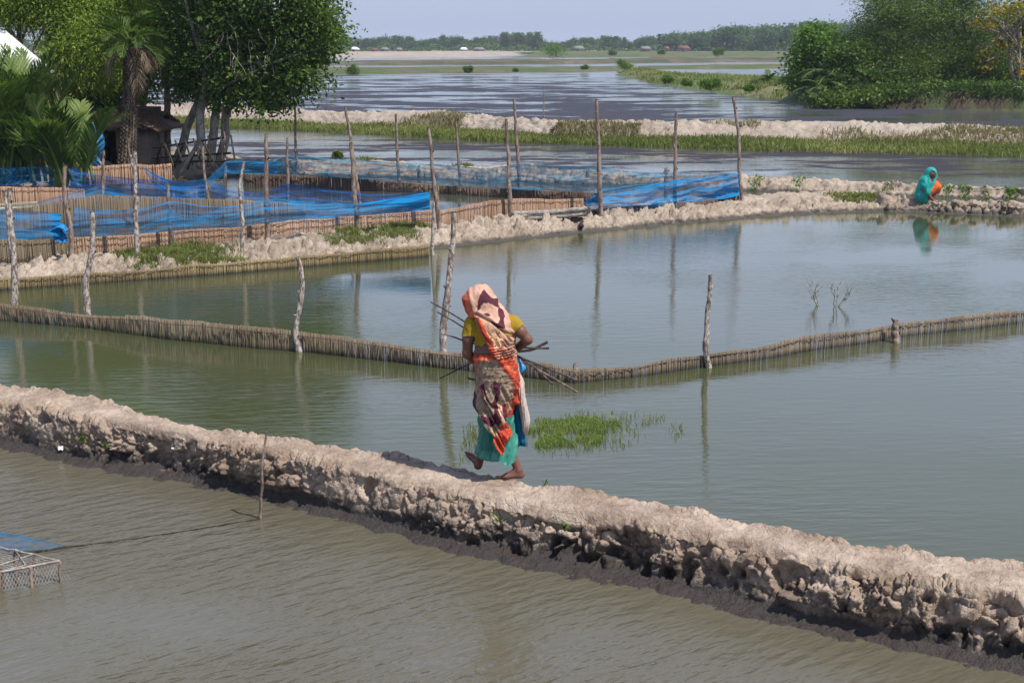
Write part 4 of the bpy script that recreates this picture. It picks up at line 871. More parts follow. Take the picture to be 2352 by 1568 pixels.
# ------------------------------------------------------------------ right island
YI = 93.0
def itree(x, yb, label, blobs, ncl, mat, nleaf=30, size=.26, clr=.5, r0=.16, trunks=None, bark='trunk', dY=0, **kw):
    Y = YI+dY; b = G(x, yb, .9); b = np.array([PL(x, yb, Y)[0], Y, .9])
    tr = trunks or [(b, PL(x+rng.uniform(-10, 10), blobs[0][1], Y))]
    return tree(kw.pop('name', 'broadleaf_tree'), b, 8, blobpx(blobs, Y), int(ncl*.8), nleaf, size, clr, M[mat], label, tr, bark=bark, r0=r0, flat=.45, **kw)
itree(1870, 215, 'bright green rounded tree at the left end of the wooded island', [(1875, 100, 38, 42, 0, 1.6), (1850, 150, 26, 38, 0, 1.3), (1900, 130, 30, 50, 0, 1.5), (1840, 190, 22, 22, 0, 1)], 420, 'leaf_bright', size=.24, dY=2, asp=.7)
itree(2060, 210, 'tallest feathery green tree in the middle of the wooded island', [(2060, 80, 100, 80, 0, 3), (2040, 10, 60, 50, 0, 2.5), (2120, 30, 70, 60, 0, 2.5), (2080, 150, 110, 45, -1, 2.5), (1990, 110, 50, 45, 0, 2)], 1500, 'leaf_mid', size=.2, asp=.3, dY=0)
itree(2220, 212, 'wide green tree right of the feathery one on the wooded island', [(2210, 80, 90, 90, 0, 3), (2170, 150, 80, 50, -1, 2.5), (2260, 150, 80, 50, -1, 2.5), (2200, -10, 110, 60, 0, 3)], 1300, 'leaf_mid', size=.2, asp=.35, dY=1)
itree(2400, 212, 'dark green tree cut off by the right edge of the photo', [(2360, 90, 70, 80, 0, 2.5), (2390, 60, 90, 110, 1, 3), (2360, 150, 80, 60, 1, 2.5), (2480, 40, 100, 120, 0, 3)], 900, 'leaf_dark', dY=3)
itree(2330, 210, 'sparse tree with orange leaves and pale limbs at the right edge', [(2300, 45, 52, 30, 0, 1.6), (2340, 20, 45, 22, 0, 1.5), (2255, 60, 26, 20, 0, 1), (2320, 95, 40, 28, 0, 1.2), (2265, 140, 26, 30, 0, .8), (2345, 165, 22, 30, 0, .8)], 120, 'leaf_orange', nleaf=17, size=.25, clr=.35, r0=.13, dY=-3.2, bark='trunk_pale', nl=22,
      trunks=[(np.array([PL(2336, 205, 90)[0], 90, .9]), PL(2300, 70, 89.8)), (np.array([PL(2338, 205, 90)[0], 90, .9]), PL(2345, 60, 89.8))])
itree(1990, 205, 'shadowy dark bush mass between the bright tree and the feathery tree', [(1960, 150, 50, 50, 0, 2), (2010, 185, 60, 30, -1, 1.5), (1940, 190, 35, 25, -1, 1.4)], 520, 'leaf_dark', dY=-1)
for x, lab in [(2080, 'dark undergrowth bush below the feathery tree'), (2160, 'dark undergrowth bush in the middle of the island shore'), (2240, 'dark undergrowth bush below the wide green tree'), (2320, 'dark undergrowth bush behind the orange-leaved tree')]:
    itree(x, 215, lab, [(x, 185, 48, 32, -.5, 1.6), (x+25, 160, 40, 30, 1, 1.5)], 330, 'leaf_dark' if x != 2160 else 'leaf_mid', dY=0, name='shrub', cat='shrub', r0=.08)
for x, y, r, lab in [(1905, 222, 22, 'olive bush on the shore slope under the bright tree'), (1990, 220, 30, 'low olive bush on the shore slope right of the palm fronds')]:
    itree(x, 240, lab, [(x, y+6, r, 14, -2, 1.2)], 110, 'leaf_mid', dY=-2.5, name='shrub', cat='shrub', r0=.05, nl=4)
for x, y, Y, L, n, lab in [(1895, 222, 90, 2.4, 20, 'drooping palm clump on the shore of the wooded island'), (1925, 185, 92, 3.3, 22, 'dark palm rising between the bright tree and the dark bushes'), (1765, 200, 116, 1.9, 16, 'small palm clump on the grassy spit'), (1950, 150, 96, 3.0, 16, 'palm crown poking up left of the feathery tree')]:
    b = PL(x, y, Y); b[2] = max(b[2], .7) if y > 180 else b[2]; root = empty('palm_clump', b, label=lab, cat='palm'); acc = ([], []); rm = MB()
    for i in range(n): frond(acc, b, rng.uniform(0, 6.28), rng.uniform(.5, 1.45), L*rng.uniform(.7, 1.1), 1.5, L*.22, 26, .09, .4, rng.uniform(.1, .6), rm, .6)
    link('fronds', fronds_mesh(acc), M['palm'], parent=root, kind='stuff'); link('stems', rm.mesh(), M['palm'], parent=root)
for x, y, r, mt, lab in [(2050, 222, 26, 'leaf_dark', 'creeper-covered shrub overhanging the shore below the feathery tree'), (2120, 224, 30, 'leaf_mid', 'round shrub overhanging the island shore left of its middle'), (2200, 222, 34, 'leaf_dark', 'dark shrub overhanging the middle of the island shore'), (2275, 224, 28, 'leaf_mid', 'green shrub overhanging the shore left of the orange-leaved tree'), (2325, 224, 24, 'leaf_dark', 'dark shrub overhanging the shore beside the jetty post')]:
    itree(x, 226, lab, [(x, y-8, r, 14, -1.5, 1.2), (x+14, y-22, r*.8, 14, 0, 1.2)], 150, mt, dY=-2.6, name='shrub', cat='shrub', r0=.05, nl=4)
# leaning trunk and roots on the shore, jetty post at the edge
b = PL(2015, 232, 90); mb = MB(); mb.tube([b, PL(2025, 205, 91), PL(2022, 170, 92)], [.16, .13, .1], 8, .15, sub=4); link('tree_stump', mb.mesh(smooth=True), M['trunk'], base=b, label='leaning bare trunk on the brown shore of the island', cat='tree')
b = PL(2345, 252, 87); mb = MB(); mb.tube([b-np.array([0, 0, .2]), PL(2344, 200, 87)], .09, 7, .1, sub=4); root = empty('jetty_rail', b, label='wooden post with a short top rail at the right edge of the photo', cat='rail')
link('post', mb.mesh(), M['wood_grey'], parent=root); mb = MB(); mb.tube([PL(2330, 201, 86.9), PL(2420, 206, 87)], .08, 7, .1, sub=4); link('rail', mb.mesh(), M['wood_grey'], parent=root)

# ------------------------------------------------------------------ mid-distance bushes
def bush(x, yb, zb, wpx, hpx, label, mat='leaf_mid', Y=None):
    if Y is None: Y = G(x, yb, zb)[1]
    b = PL(x, yb, Y); s = Y/F/cp; w, h = wpx*s*.5, hpx*s
    root = empty('shrub', b, label=label, cat='shrub')
    V, rnd, C, d = crown([(b[0], Y, b[2]+h*.3, w, w*.6, h*.3)]+[(b[0]+rng.uniform(-.75, .75)*w, Y, b[2]+h*rng.uniform(.35, .75), w*rng.uniform(.2, .4), w*.35, h*rng.uniform(.2, .32)) for _ in range(4)], 150, 16, max(.16, 2.4*s), w*.22, up=.5)
    link('foliage', quads_mesh(V, rnd), M[mat], parent=root); mb = MB(); mb.tube([b, b+np.array([0, 0, h*.4])], [w*.04, w*.02], 5); link('stem', mb.mesh(), M['trunk'], parent=root)
bush(1277, 131, .9, 58, 33, 'large rounded bush on the far dyke under the horizon trees', 'leaf_bright')
bush(809, 171, .45, 30, 22, 'dark bush at the water edge just right of the big tree')
bush(1075, 167, .45, 20, 13, 'small bush on the far green dyke below the white roof')
bush(1436, 160, .5, 40, 24, 'tall bush where the green spit meets the far dyke', 'leaf_bright')
bush(1407, 126, .8, 20, 12, 'round little bush on the far sandy strip right of the large rounded bush')
bush(1343, 158, .5, 18, 8, 'low bush on the far green dyke left of the spit')
bush(1650, 127, .8, 24, 16, 'round bush before the far trees on the right')
bush(1519, 124, .8, 16, 9, 'tiny round bush in front of the red-roofed house')
bush(1535, 188, .7, 30, 16, 'bush on the far part of the green spit', 'leaf_bright')
bush(1580, 196, .7, 22, 15, 'small bush beside the larger one on the green spit', 'leaf_bright')
bush(1630, 200, .7, 50, 18, 'low wide bush along the middle of the green spit', 'leaf_bright')
bush(1812, 208, .8, 55, 38, 'leafy bush beside the small palm clump on the spit', 'leaf_bright', Y=112)
bush(1720, 206, .8, 22, 10, 'little bush on the spit left of the small palm clump', 'leaf_bright')
bush(775, 362, .33, 18, 15, 'small leafy shrub on the clay bank behind the teal net', 'leaf_mid')
bush(1185, 164, .5, 12, 6, 'tiny far shrub on the green dyke, centre', 'leaf_mid')

# ------------------------------------------------------------------ far tree line
protos = []
def proto(kind, sd):
    V = []; r = []
    if kind == 'palm':
        acc = ([], []); b = np.array([0, 0, 8.])
        for i in range(22): frond(acc, b, i*2.4, rng.uniform(-.2, 1.4), 2.3, 1.3, 1.1, 8, .5, .3, .4, None, .5)
        cm = fronds_mesh(acc); mb = MB(); mb.tube([(0, 0, 0), (.1, 0, 4), (0, 0, 8)], [.3, .25, .22], 6)
    else:
        h = {'round': 8, 'tall': 11, 'wide': 7}[kind]; w = {'round': 3.6, 'tall': 2.9, 'wide': 5.2}[kind]
        bl = [(0, 0, h*.6, w, w, h*.4), (0, 0, h*.28, w*.85, w*.8, h*.26)]+[(rng.uniform(-w, w)*.6, rng.uniform(-w, w)*.5, h*rng.uniform(.35, .85), w*rng.uniform(.35, .6), w*.5, h*rng.uniform(.15, .25)) for _ in range(6)]
        Vq, rnd, C, d = crown(bl, 150, 12, .95, .75, up=.6); cm = quads_mesh(Vq, rnd); mb = MB(); mb.tube([(0, 0, 0), (.2, 0, h*.3), (0, 0, h*.7)], [.35, .28, .12], 6)
    protos.append((cm, mb.mesh(), kind)); cm.materials.append(M['leaf_far']); protos[-1][1].materials.append(M['trunk'])
for k_ in ('round', 'round', 'tall', 'tall', 'wide', 'wide', 'palm'): proto(k_, 0)
HP = {'round': 8, 'tall': 11, 'wide': 7.5, 'palm': 10}
LB = {'round': 'rounded tree in the hazy line of trees on the horizon', 'tall': 'tall narrow tree in the hazy line of trees on the horizon', 'wide': 'broad low tree in the hazy line of trees on the horizon', 'palm': 'palmyra palm in the hazy line of trees on the horizon'}
tops = [(-200, 85), (300, 84), (740, 90), (820, 86), (880, 84), (930, 82), (960, 90), (1030, 82), (1090, 88), (1130, 80), (1170, 76), (1235, 76), (1255, 98), (1300, 92), (1340, 84), (1420, 84), (1450, 90), (1490, 84), (1530, 76), (1600, 74), (1650, 66), (1720, 60), (1800, 60), (1850, 52), (1920, 56), (2000, 48), (2500, 45)]
tx_, ty_ = zip(*tops)
x = -150.0; cnt = 0
while x < 2450:
    for row in range(2):
        if x < 640 and row: continue
        xx = x+rng.uniform(-7, 7); Y = (790 if xx < 1500 else 700)+row*90+rng.uniform(-30, 30)
        yt = np.interp(xx, tx_, ty_)+abs(rng.normal(0, 5))+row*3; b = PL(xx, 100, Y); b[2] = .35; top = PL(xx, yt, Y)[2]; H = max(4, (top-.35)*1.08)
        dense = 1125 < xx < 1240
        q = int(rng.choice(len(protos), p=[.2, .18, .14, .14, .14, .12, .08])) if not dense else 2
        cm, tm, kd = protos[q]; sz = H/HP[kd]; o = bpy.data.objects.new('distant_palm' if kd == 'palm' else 'distant_tree', None); COL.objects.link(o)
        o.location = b; o.scale = (sz*rng.uniform(.9, 1.4), sz, sz); o.rotation_euler = (0, 0, rng.uniform(0, 6.28)); tag(o, LB[kd], 'tree', 'distant %s trees along the horizon' % kd)
        for nm, me in (('crown', cm), ('trunk', tm)):
            c_ = bpy.data.objects.new(nm, me); COL.objects.link(c_); c_.parent = o
        cnt += 1
    x += 14 if x > 700 else 30
# low scrub at the foot of the distant trees
n = 16000; xs = rng.uniform(-300, 2500, n); Ys = rng.uniform(660, 760, n); C = np.array([PL(a, 100, b) for a, b in zip(xs, Ys)]); C[:, 2] = rng.uniform(.3, 3.6, n)*(.6+.6*vn(np.stack([xs*.03, xs*0, xs*0], -1), 3))+.3
link('distant_scrub', quads_mesh(leaf_quads(C, 1.4, .7), .4+.2*rng.standard_normal(n)), M['leaf_far'], label='low green scrub at the foot of the distant trees', cat='scrub', kind='stuff')
def far_house(x, yb, wpx, hpx, roof, label, Y=650):
    b = PL(x, yb, Y); b[2] = .35; s = Y/F/cp; w, h = wpx*s/2, hpx*s; hpx *= .8; h = hpx*s; root = empty('distant_house', b, label=label, cat='house', group=None)
    mb = MB(); mb.box((b[0], b[1], .35+h*.25), (w*.85, 2.5, h*.25)); link('wall', mb.mesh(), M['far_wall'], parent=root)
    mb = MB(); z0 = .35+h*.42; z1 = .35+h*1.0
    mb.add([[b[0]-w, b[1]-3, z0], [b[0]+w, b[1]-3, z0], [b[0]+w, b[1]+3, z0], [b[0]-w, b[1]+3, z0], [b[0]-w*.55, b[1]-.2, z1], [b[0]+w*.55, b[1]-.2, z1], [b[0]+w*.55, b[1]+.2, z1], [b[0]-w*.55, b[1]+.2, z1]], [[0, 1, 5, 4], [1, 2, 6, 5], [2, 3, 7, 6], [3, 0, 4, 7], [4, 5, 6, 7], [0, 3, 2, 1]]); link('roof', mb.mesh(), M[roof], parent=root)
    mb = MB(); mb.box((b[0]-w*.2, b[1]-2.52, .35+h*.18), (w*.12, .04, h*.17)); link('door', mb.mesh(), M['dark_wood'], parent=root)
for a in [(816, 118, 20, 12, 'roof_white', 'far house with a white roof just right of the big dark tree'), (860, 118, 18, 9, 'roof_red', 'far brown-roofed hut right of the first white-roofed house'), (884, 118, 20, 11, 'roof_grey', 'far grey-roofed hut left of the centre of the horizon'), (917, 119, 16, 10, 'roof_grey', 'far low hut right of the grey-roofed one'), (1065, 117, 18, 11, 'roof_white', 'far house with a bright white roof left of the dense dark trees'), (1100, 118, 30, 11, 'roof_grey', 'far long hut just right of the second white-roofed house'),
          (1329, 116, 28, 15, 'roof_grey', 'far pyramidal grey-brown roof right of the large rounded bush'), (1482, 116, 26, 14, 'roof_grey', 'far grey-pink roof between trees right of centre'), (1531, 115, 14, 14, 'roof_red', 'far steep dark roof left of the red one'), (1570, 116, 32, 16, 'roof_red', 'far red-roofed house before the taller trees'), (1813, 115, 14, 12, 'roof_grey', 'far small roof among the tall trees at the right')]: far_house(*a)
# ------------------------------------------------------------------ smooth bodies from distance fields
def sdf_mesh(prims, res, cut=None):
    lo = np.full(3, 1e9); hi = -lo
    for p in prims:
        if p[0] == 'c': q = np.array([p[1]-p[3], p[1]+p[3], p[2]-p[4], p[2]+p[4]])
        else: q = np.array([p[1]-p[2], p[1]+p[2]])
        lo = np.minimum(lo, q.min(0)); hi = np.maximum(hi, q.max(0))
    lo -= res*4; hi += res*4; N = np.ceil((hi-lo)/res).astype(int)+1
    f = np.full(N, 1., np.float32)
    ax = [lo[i]+np.arange(N[i])*res for i in range(3)]
    for p in prims:
        k = p[-1]
        if p[0] == 'c': q = np.array([p[1]-p[3], p[1]+p[3], p[2]-p[4], p[2]+p[4]]); a0, a1 = q.min(0), q.max(0)
        else: a0, a1 = p[1]-p[2], p[1]+p[2]
        i0 = np.maximum(((a0-k*2-.03-lo)/res).astype(int), 0); i1 = np.minimum(((a1+k*2+.03-lo)/res).astype(int)+2, N)
        sl = tuple(slice(i0[j], i1[j]) for j in range(3))
        X, Y, Z = np.meshgrid(*[ax[j][sl[j]] for j in range(3)], indexing='ij', sparse=True)
        if p[0] == 'c':
            a, b, ra, rb = p[1:5]; ba = b-a; px, py, pz = X-a[0], Y-a[1], Z-a[2]
            h = np.clip((px*ba[0]+py*ba[1]+pz*ba[2])/(ba@ba+1e-9), 0, 1)
            d = np.sqrt((px-ba[0]*h)**2+(py-ba[1]*h)**2+(pz-ba[2]*h)**2)-(ra+(rb-ra)*h)
        else:
            c, r = p[1:3]; px, py, pz = X-c[0], Y-c[1], Z-c[2]
            k0 = np.sqrt((px/r[0])**2+(py/r[1])**2+(pz/r[2])**2); k1 = np.sqrt((px/r[0]**2)**2+(py/r[1]**2)**2+(pz/r[2]**2)**2)+1e-6
            d = k0*(k0-1)/k1
        g = f[sl]; h = np.clip(.5+.5*(d-g)/k, 0, 1); f[sl] = d*(1-h)+g*h-k*h*(1-h)
    s = f < 0; cs = np.zeros(np.array(N)-1, np.int8)
    for a in (0, 1):
        for b in (0, 1):
            for c in (0, 1): cs += s[a:N[0]-1+a, b:N[1]-1+b, c:N[2]-1+c]
    act = np.argwhere((cs > 0) & (cs < 8)); idx = np.full(cs.shape, -1, np.int64); idx[tuple(act.T)] = np.arange(len(act))
    acc = np.zeros((len(act), 3)); w = np.zeros(len(act))
    for e in range(3):
        for u in (0, 1):
            for v in (0, 1):
                o0 = [0, 0, 0]; o0[(e+1) % 3] = u; o0[(e+2) % 3] = v; o1 = list(o0); o1[e] = 1
                A = f[tuple((act+o0).T)]; B = f[tuple((act+o1).T)]; m = (A < 0) != (B < 0); t = np.where(m, A/(A-B+1e-12), 0)
                P = np.array(o0)+np.zeros((len(act), 3)); P[:, e] = t; acc += P*m[:, None]; w += m
    V = lo+(act+acc/w[:, None])*res; Fq = []
    for e in range(3):
        a = (e+1) % 3; b = (e+2) % 3; sl0 = [slice(1, -1)]*3; sl0[e] = slice(0, -1); sl1 = list(sl0); sl1[e] = slice(1, None)
        S0 = s[tuple(sl0)]; S1 = s[tuple(sl1)]; ch = np.argwhere(S0 != S1); 
        off = np.array([1, 1, 1]); off[e] = 0; g = ch+off; flip = S1[tuple(ch.T)]
        def at(da, db):
            q = g.copy(); q[:, a] -= da; q[:, b] -= db; return idx[tuple(q.T)]
        Q = np.stack([at(1, 1), at(0, 1), at(0, 0), at(1, 0)], 1); Q[flip] = Q[flip][:, ::-1]; Fq.append(Q)
    Fq = np.vstack(Fq); Fq = Fq[(Fq >= 0).all(1)]
    if cut is not None:
        keep = cut(V); Fq = Fq[keep[Fq].all(1)]
        used = np.unique(Fq); mp = np.zeros(len(V), int); mp[used] = np.arange(len(used)); V = V[used]; Fq = mp[Fq]
    return V, Fq
def smoothV(V, Fq, it=2):
    for _ in range(it):
        S = np.zeros_like(V); c = np.zeros(len(V))
        for i in range(4):
            for j in (1, 3):
                np.add.at(S, Fq[:, i], V[Fq[:, (i+j) % 4]]); np.add.at(c, Fq[:, i], 1)
        V = .5*V+.5*S/np.maximum(c, 1)[:, None]
    return V

# ------------------------------------------------------------------ the walking woman
YW = G(1173, 1098, .425)[1]
def P1(cx, cy, dy=0.0): return PL(995.3+.332*cx, 612.5+.332*cy, YW+dy)
def C1(V):
    x, y = proj(V); return (x-995.3)/.332, (y-612.5)/.332
def cone(a, b, ra, rb, k=.02): return ('c', a, b, ra, rb, k)
def ell(c, r, k=.03): return ('e', c, np.array(r, float), k)
wb = np.array([P1(500, 1455)[0], YW, .43])
woman = empty('person', wb, label='barefoot woman in beige, maroon and orange sari walking along the clay bank', cat='person')
hl = P1(330, 640, .26); hr = P1(545, 600, .22)
pr = [ell(P1(435, 745, .02), (.165, .13, .13), .05), cone(P1(395, 620, .02), P1(400, 470, .03), .125, .12, .05), cone(P1(460, 620, .02), P1(465, 470, .03), .12, .125, .05), ell(P1(410, 430, .03), (.165, .125, .13), .05),
      cone(P1(292, 394, .02), P1(522, 402, .02), .060, .056, .04), cone(P1(390, 370, .03), P1(335, 285, .07), .055, .05, .03),
      ell(P1(322, 235, .08), (.082, .098, .11), .02), ell(P1(285, 262, .12), (.055, .06, .07), .02), cone(P1(262, 258, .15), P1(248, 268, .165), .012, .014, .008), cone(P1(268, 300, .14), P1(285, 305, .15), .012, .012, .01), ell(P1(275, 240, .16), (.013, .013, .01), .006), ell(P1(262, 232, .11), (.013, .013, .01), .006), ell(P1(345, 262, .0), (.012, .02, .026), .006),
      cone(P1(310, 566, -.062), P1(440, 556, -.085), .026, .028, .015), cone(P1(305, 594, -.062), P1(440, 590, -.085), .028, .028, .015),
      # left arm
      cone(P1(272, 392, .0), P1(240, 500, -.01), .054, .046, .02), cone(P1(240, 500, -.01), P1(236, 600, .0), .045, .040, .02), cone(P1(236, 600, 0), P1(275, 640, .15), .040, .034, .02), cone(P1(275, 640, .15), hl, .034, .024, .015),
      # right arm
      cone(P1(548, 390, .01), P1(605, 450, 0), .054, .046, .02), cone(P1(605, 450, 0), P1(652, 505, 0), .045, .038, .02), cone(P1(652, 505, 0), P1(600, 545, .12), .039, .033, .02), cone(P1(600, 545, .12), hr, .033, .024, .015),
      # rear leg, planted
      cone(P1(470, 800, .04), P1(462, 1100, .05), .085, .055, .03), cone(P1(462, 1100, .05), P1(515, 1240, .03), .052, .050, .02), cone(P1(515, 1240, .03), P1(588, 1400, 0), .047, .032, .02), ell(P1(603, 1440, 0), (.034, .03, .028), .02),
      cone(P1(588, 1412, 0), P1(500, 1448, -.005), .034, .024, .02), cone(P1(588, 1440, -.01), P1(500, 1452, -.025), .026, .02, .015), cone(P1(588, 1440, .015), P1(490, 1450, .02), .026, .02, .015),
      # leading leg
      cone(P1(395, 800, .06), P1(372, 1090, .18), .084, .052, .03), cone(P1(372, 1090, .18), P1(350, 1220, .23), .050, .050, .02), cone(P1(350, 1220, .23), P1(318, 1345, .28), .05, .032, .02), ell(P1(309, 1378, .28), (.032, .034, .03), .02),
      cone(P1(312, 1360, .28), P1(262, 1312, .33), .032, .026, .02), cone(P1(262, 1312, .33), P1(240, 1296, .345), .028, .022, .015)]
for q in range(5):      # toes
    pr.append(cone(P1(492, 1450, -.028+.013*q), P1(446+q*3+(6 if q == 0 else 0), 1452, -.034+.015*q), .011, .0095 if q < 4 else .012, .003))
    pr.append(cone(P1(246+q*2, 1302+q*2-4, .315+.014*q), P1(222+q*3, 1281+q*1.5, .325+.015*q), .011, .009, .003))
def hand(h, d, up, sgn):
    """palm plus four bent fingers and a thumb closing round the sticks; d = along the arm, up = across the knuckles"""
    d = d/np.linalg.norm(d); up = up-d*(up@d); up /= np.linalg.norm(up); n = np.cross(d, up)*sgn
    o = [cone(h, h+d*.05, .024, .020, .012), cone(h+up*.018, h+d*.07+up*.026, .016, .014, .01), cone(h-up*.018, h+d*.065-up*.026, .016, .013, .01)]
    for i, l in enumerate((.030, .034, .032, .025)):
        b = h+d*.075+up*(.028-.0185*i); m = b+d*l*.9+n*.010; e = m+n*l*.8-d*.004; t = e-d*l*.55+n*.006
        o += [cone(b, m, .0095, .0088, .003), cone(m, e, .0088, .008, .003), cone(e, t, .008, .007, .003)]
    b = h+d*.02+up*.028; m = b+d*.028+up*.018+n*.012; e = m+d*.012+n*.026-up*.006; o += [cone(b, m, .012, .010, .004), cone(m, e, .010, .008, .003)]
    return o
pr += hand(hl, hl-P1(275, 640, .15)+np.array([.02, .0, 0]), np.array([0, .2, 1.]), 1)
pr += hand(hr, hr-P1(600, 545, .12), np.array([0, .2, 1.]), -1)
V, Fq = sdf_mesh(pr, .0048); V = smoothV(V, Fq, 1)
link('body', mesh_np('b', V, Fq, smooth=True), M['skin'], parent=woman)
# blouse: sleeves and back
pr = [cone(P1(395, 560, .02), P1(400, 470, .03), .133, .131, .05), cone(P1(455, 560, .02), P1(462, 470, .03), .130, .136, .05), ell(P1(410, 430, .03), (.175, .135, .138), .05), cone(P1(292, 394, .02), P1(522, 402, .02), .071, .066, .04),
      cone(P1(272, 392, .0), P1(240, 505, -.01), .067, .060, .02), cone(P1(548, 390, .01), P1(612, 458, 0), .067, .058, .02)]
def cutb(V):
    cx, cy = C1(V); a = ((cx < 300) & (cy < 480+.06*(cx-230)+6*np.sin(V[:, 1]*80))); b = (cx > 520) & ((cx-575)*.70+(cy-440)*.72 < 6); m = (cx >= 300) & (cx <= 520) & (cy < 596-.75*(cx-290)*(cx < 420)-.1*(cx-290)) 
    m2 = (cx >= 285) & (cx < 300) & (cy < 590); a = a & ~((cx > 292) & (cy > 480)); return (a | b | m | m2) & ~((cy < 345) & (cx > 300) & (cx < 380))
V, Fq = sdf_mesh(pr, .0048, cutb); V = smoothV(V, Fq, 1)
V += (.0035*fbm(np.stack([V[:, 0]*22+V[:, 2]*14, V[:, 1]*10, V[:, 2]*9-V[:, 0]*20], -1), 3, 4))[:, None]*np.array([0, -1, .3])
cx, cy = C1(V); c = np.tile([.30, .19, .010], (len(V), 1)); e = ((cx < 300) & (cy > 458)); c[e] = (.36, .235, .015)
link('blouse', mesh_np('b', V, Fq, smooth=True, colors=c), M['cloth'], parent=woman)

def loft(levels, n=260, m=330, folds=None, sq=1.0):
    L = np.array(levels, float); cy = np.linspace(L[0, 0], L[-1, 0], m)
    I = [np.interp(cy, L[:, 0], L[:, k]) for k in range(1, 5)]
    for A in I:
        k = np.hanning(23); k /= k.sum(); A[:] = np.convolve(np.pad(A, 11, 'edge'), k, 'valid')
    th = np.linspace(0, 2*np.pi, n, endpoint=False); V = np.zeros((m, n, 3)); U = np.zeros((m, n, 2))
    ct = np.sign(np.cos(th))*np.abs(np.cos(th))**sq; sth = np.sign(np.sin(th))*np.abs(np.sin(th))**sq
    for i in range(m):
        l, r, d, hd = I[0][i], I[1][i], I[2][i], I[3][i]
        px = (l+r)/2+(r-l)/2*ct; dy = d+hd*sth
        rx = 995.3+.332*px; ry = 612.5+.332*cy[i]; dxr = (rx-1176)/F; dyr = (784-ry)/F; dY = cp+dyr*sp; dZ = -sp+dyr*cp
        tt = (YW+d)/dY; V[i, :, 0] = dxr*tt; V[i, :, 1] = YW+dy; V[i, :, 2] = HC+dZ*tt
        U[i, :, 0] = px; U[i, :, 1] = cy[i]
    N = np.cross(np.gradient(V, axis=1), np.gradient(V, axis=0)); N /= np.linalg.norm(N, axis=-1)[..., None]+1e-9
    if (N[m//2, 3*n//4, 1]) > 0: N = -N
    if folds is not None: V = V+N*folds(U, th[None]+0*U[..., 0])[..., None]
    return V, U, th
def cull(V, Fq, keep):
    Fq = Fq[keep[Fq].all(1)]; used = np.unique(Fq); mp = np.zeros(len(V), int); mp[used] = np.arange(len(used)); return used, mp[Fq]
BEI = (.52, .30, .215); BEI2 = (.27, .195, .135); MAR = (.08, .018, .03); ORA = (.42, .055, .024); ORA2 = (.54, .13, .06); PEACH = (.50, .30, .19)
def paint(U, base, items):
    c = np.tile(np.array(base, float), (U.shape[0], U.shape[1], 1)); px, py = U[..., 0], U[..., 1]
    wx = 4*vn(np.stack([px*.06, py*.06, 0*px], -1), 3); wy = 4*vn(np.stack([px*.06, py*.06, 0*px+9], -1), 5)
    for poly, col in items: c[inpoly(px+wx, py+wy, poly)] = col
    return c
def lines(U, c, curves, w, col):
    px, py = U[..., 0], U[..., 1]
    for cu in curves:
        cu = np.array(cu, float); d = np.full(px.shape, 1e9)
        for a, b in zip(cu[:-1], cu[1:]):
            ab = b-a; t = np.clip(((px-a[0])*ab[0]+(py-a[1])*ab[1])/(ab@ab), 0, 1); d = np.minimum(d, np.hypot(px-a[0]-t*ab[0], py-a[1]-t*ab[1]))
        c[d < w] = np.array(col)*.65+c[d < w]*.35
def dots(U, c, pts, r, col):
    for x, y in pts: c[np.hypot((U[..., 0]-x), (U[..., 1]-y)) < r] = col
# petticoat, green, two lobes round the striding legs
def fold_p(U, th): return .022*fbm(np.stack([U[..., 0]*.045+U[..., 1]*.012, U[..., 1]*.006, th*0], -1), 4, 3)+.010*np.sin(th*7+U[..., 1]*.01)
V, U, th = loft([(1000, 322, 560, .10, .19), (1100, 318, 566, .105, .20), (1200, 306, 580, .115, .21), (1300, 298, 578, .12, .21), (1350, 440, 578, .05, .13)], folds=fold_p, sq=.8)
keep = inpoly(U[..., 0], U[..., 1], [(280, 1000), (280, 1288), (305, 1299), (345, 1300), (400, 1296), (462, 1290), (480, 1320), (515, 1346), (545, 1325), (566, 1298), (600, 1270), (600, 1000)]).ravel()
c = paint(U, (.03, .17, .125), [([(440, 1240), (500, 1180), (560, 1100), (600, 1300), (515, 1350), (470, 1300)], (.045, .23, .175)), ([(325, 1230), (440, 1235), (450, 1290), (320, 1295)], (.055, .25, .19))])
lines(U, c, [[(300, 1290), (345, 1291), (400, 1287), (462, 1281)]], 4, (.02, .15, .12))
us, Fc = cull(V.reshape(-1, 3), grid_faces(*V.shape[:2], True), keep); link('petticoat', mesh_np('p', V.reshape(-1, 3)[us], Fc, smooth=True, colors=c.reshape(-1, 3)[us]), M['cloth_silk'], parent=woman)
# inner orange-red layer of the sari below the overlap
V, U, th = loft([(900, 296, 575, .09, .172), (1000, 318, 560, .10, .175), (1120, 322, 540, .105, .176)], folds=fold_p, m=120)
keep = inpoly(U[..., 0], U[..., 1], [(280, 900), (280, 1000), (330, 1000), (326, 1108), (380, 1112), (470, 1060), (600, 960), (600, 900)]).ravel()
us, Fc = cull(V.reshape(-1, 3), grid_faces(*V.shape[:2], True), keep); link('sari_inner_layer', mesh_np('p', V.reshape(-1, 3)[us], Fc, smooth=True, colors=np.tile([.42, .045, .018], (len(us), 1))), M['cloth'], parent=woman)
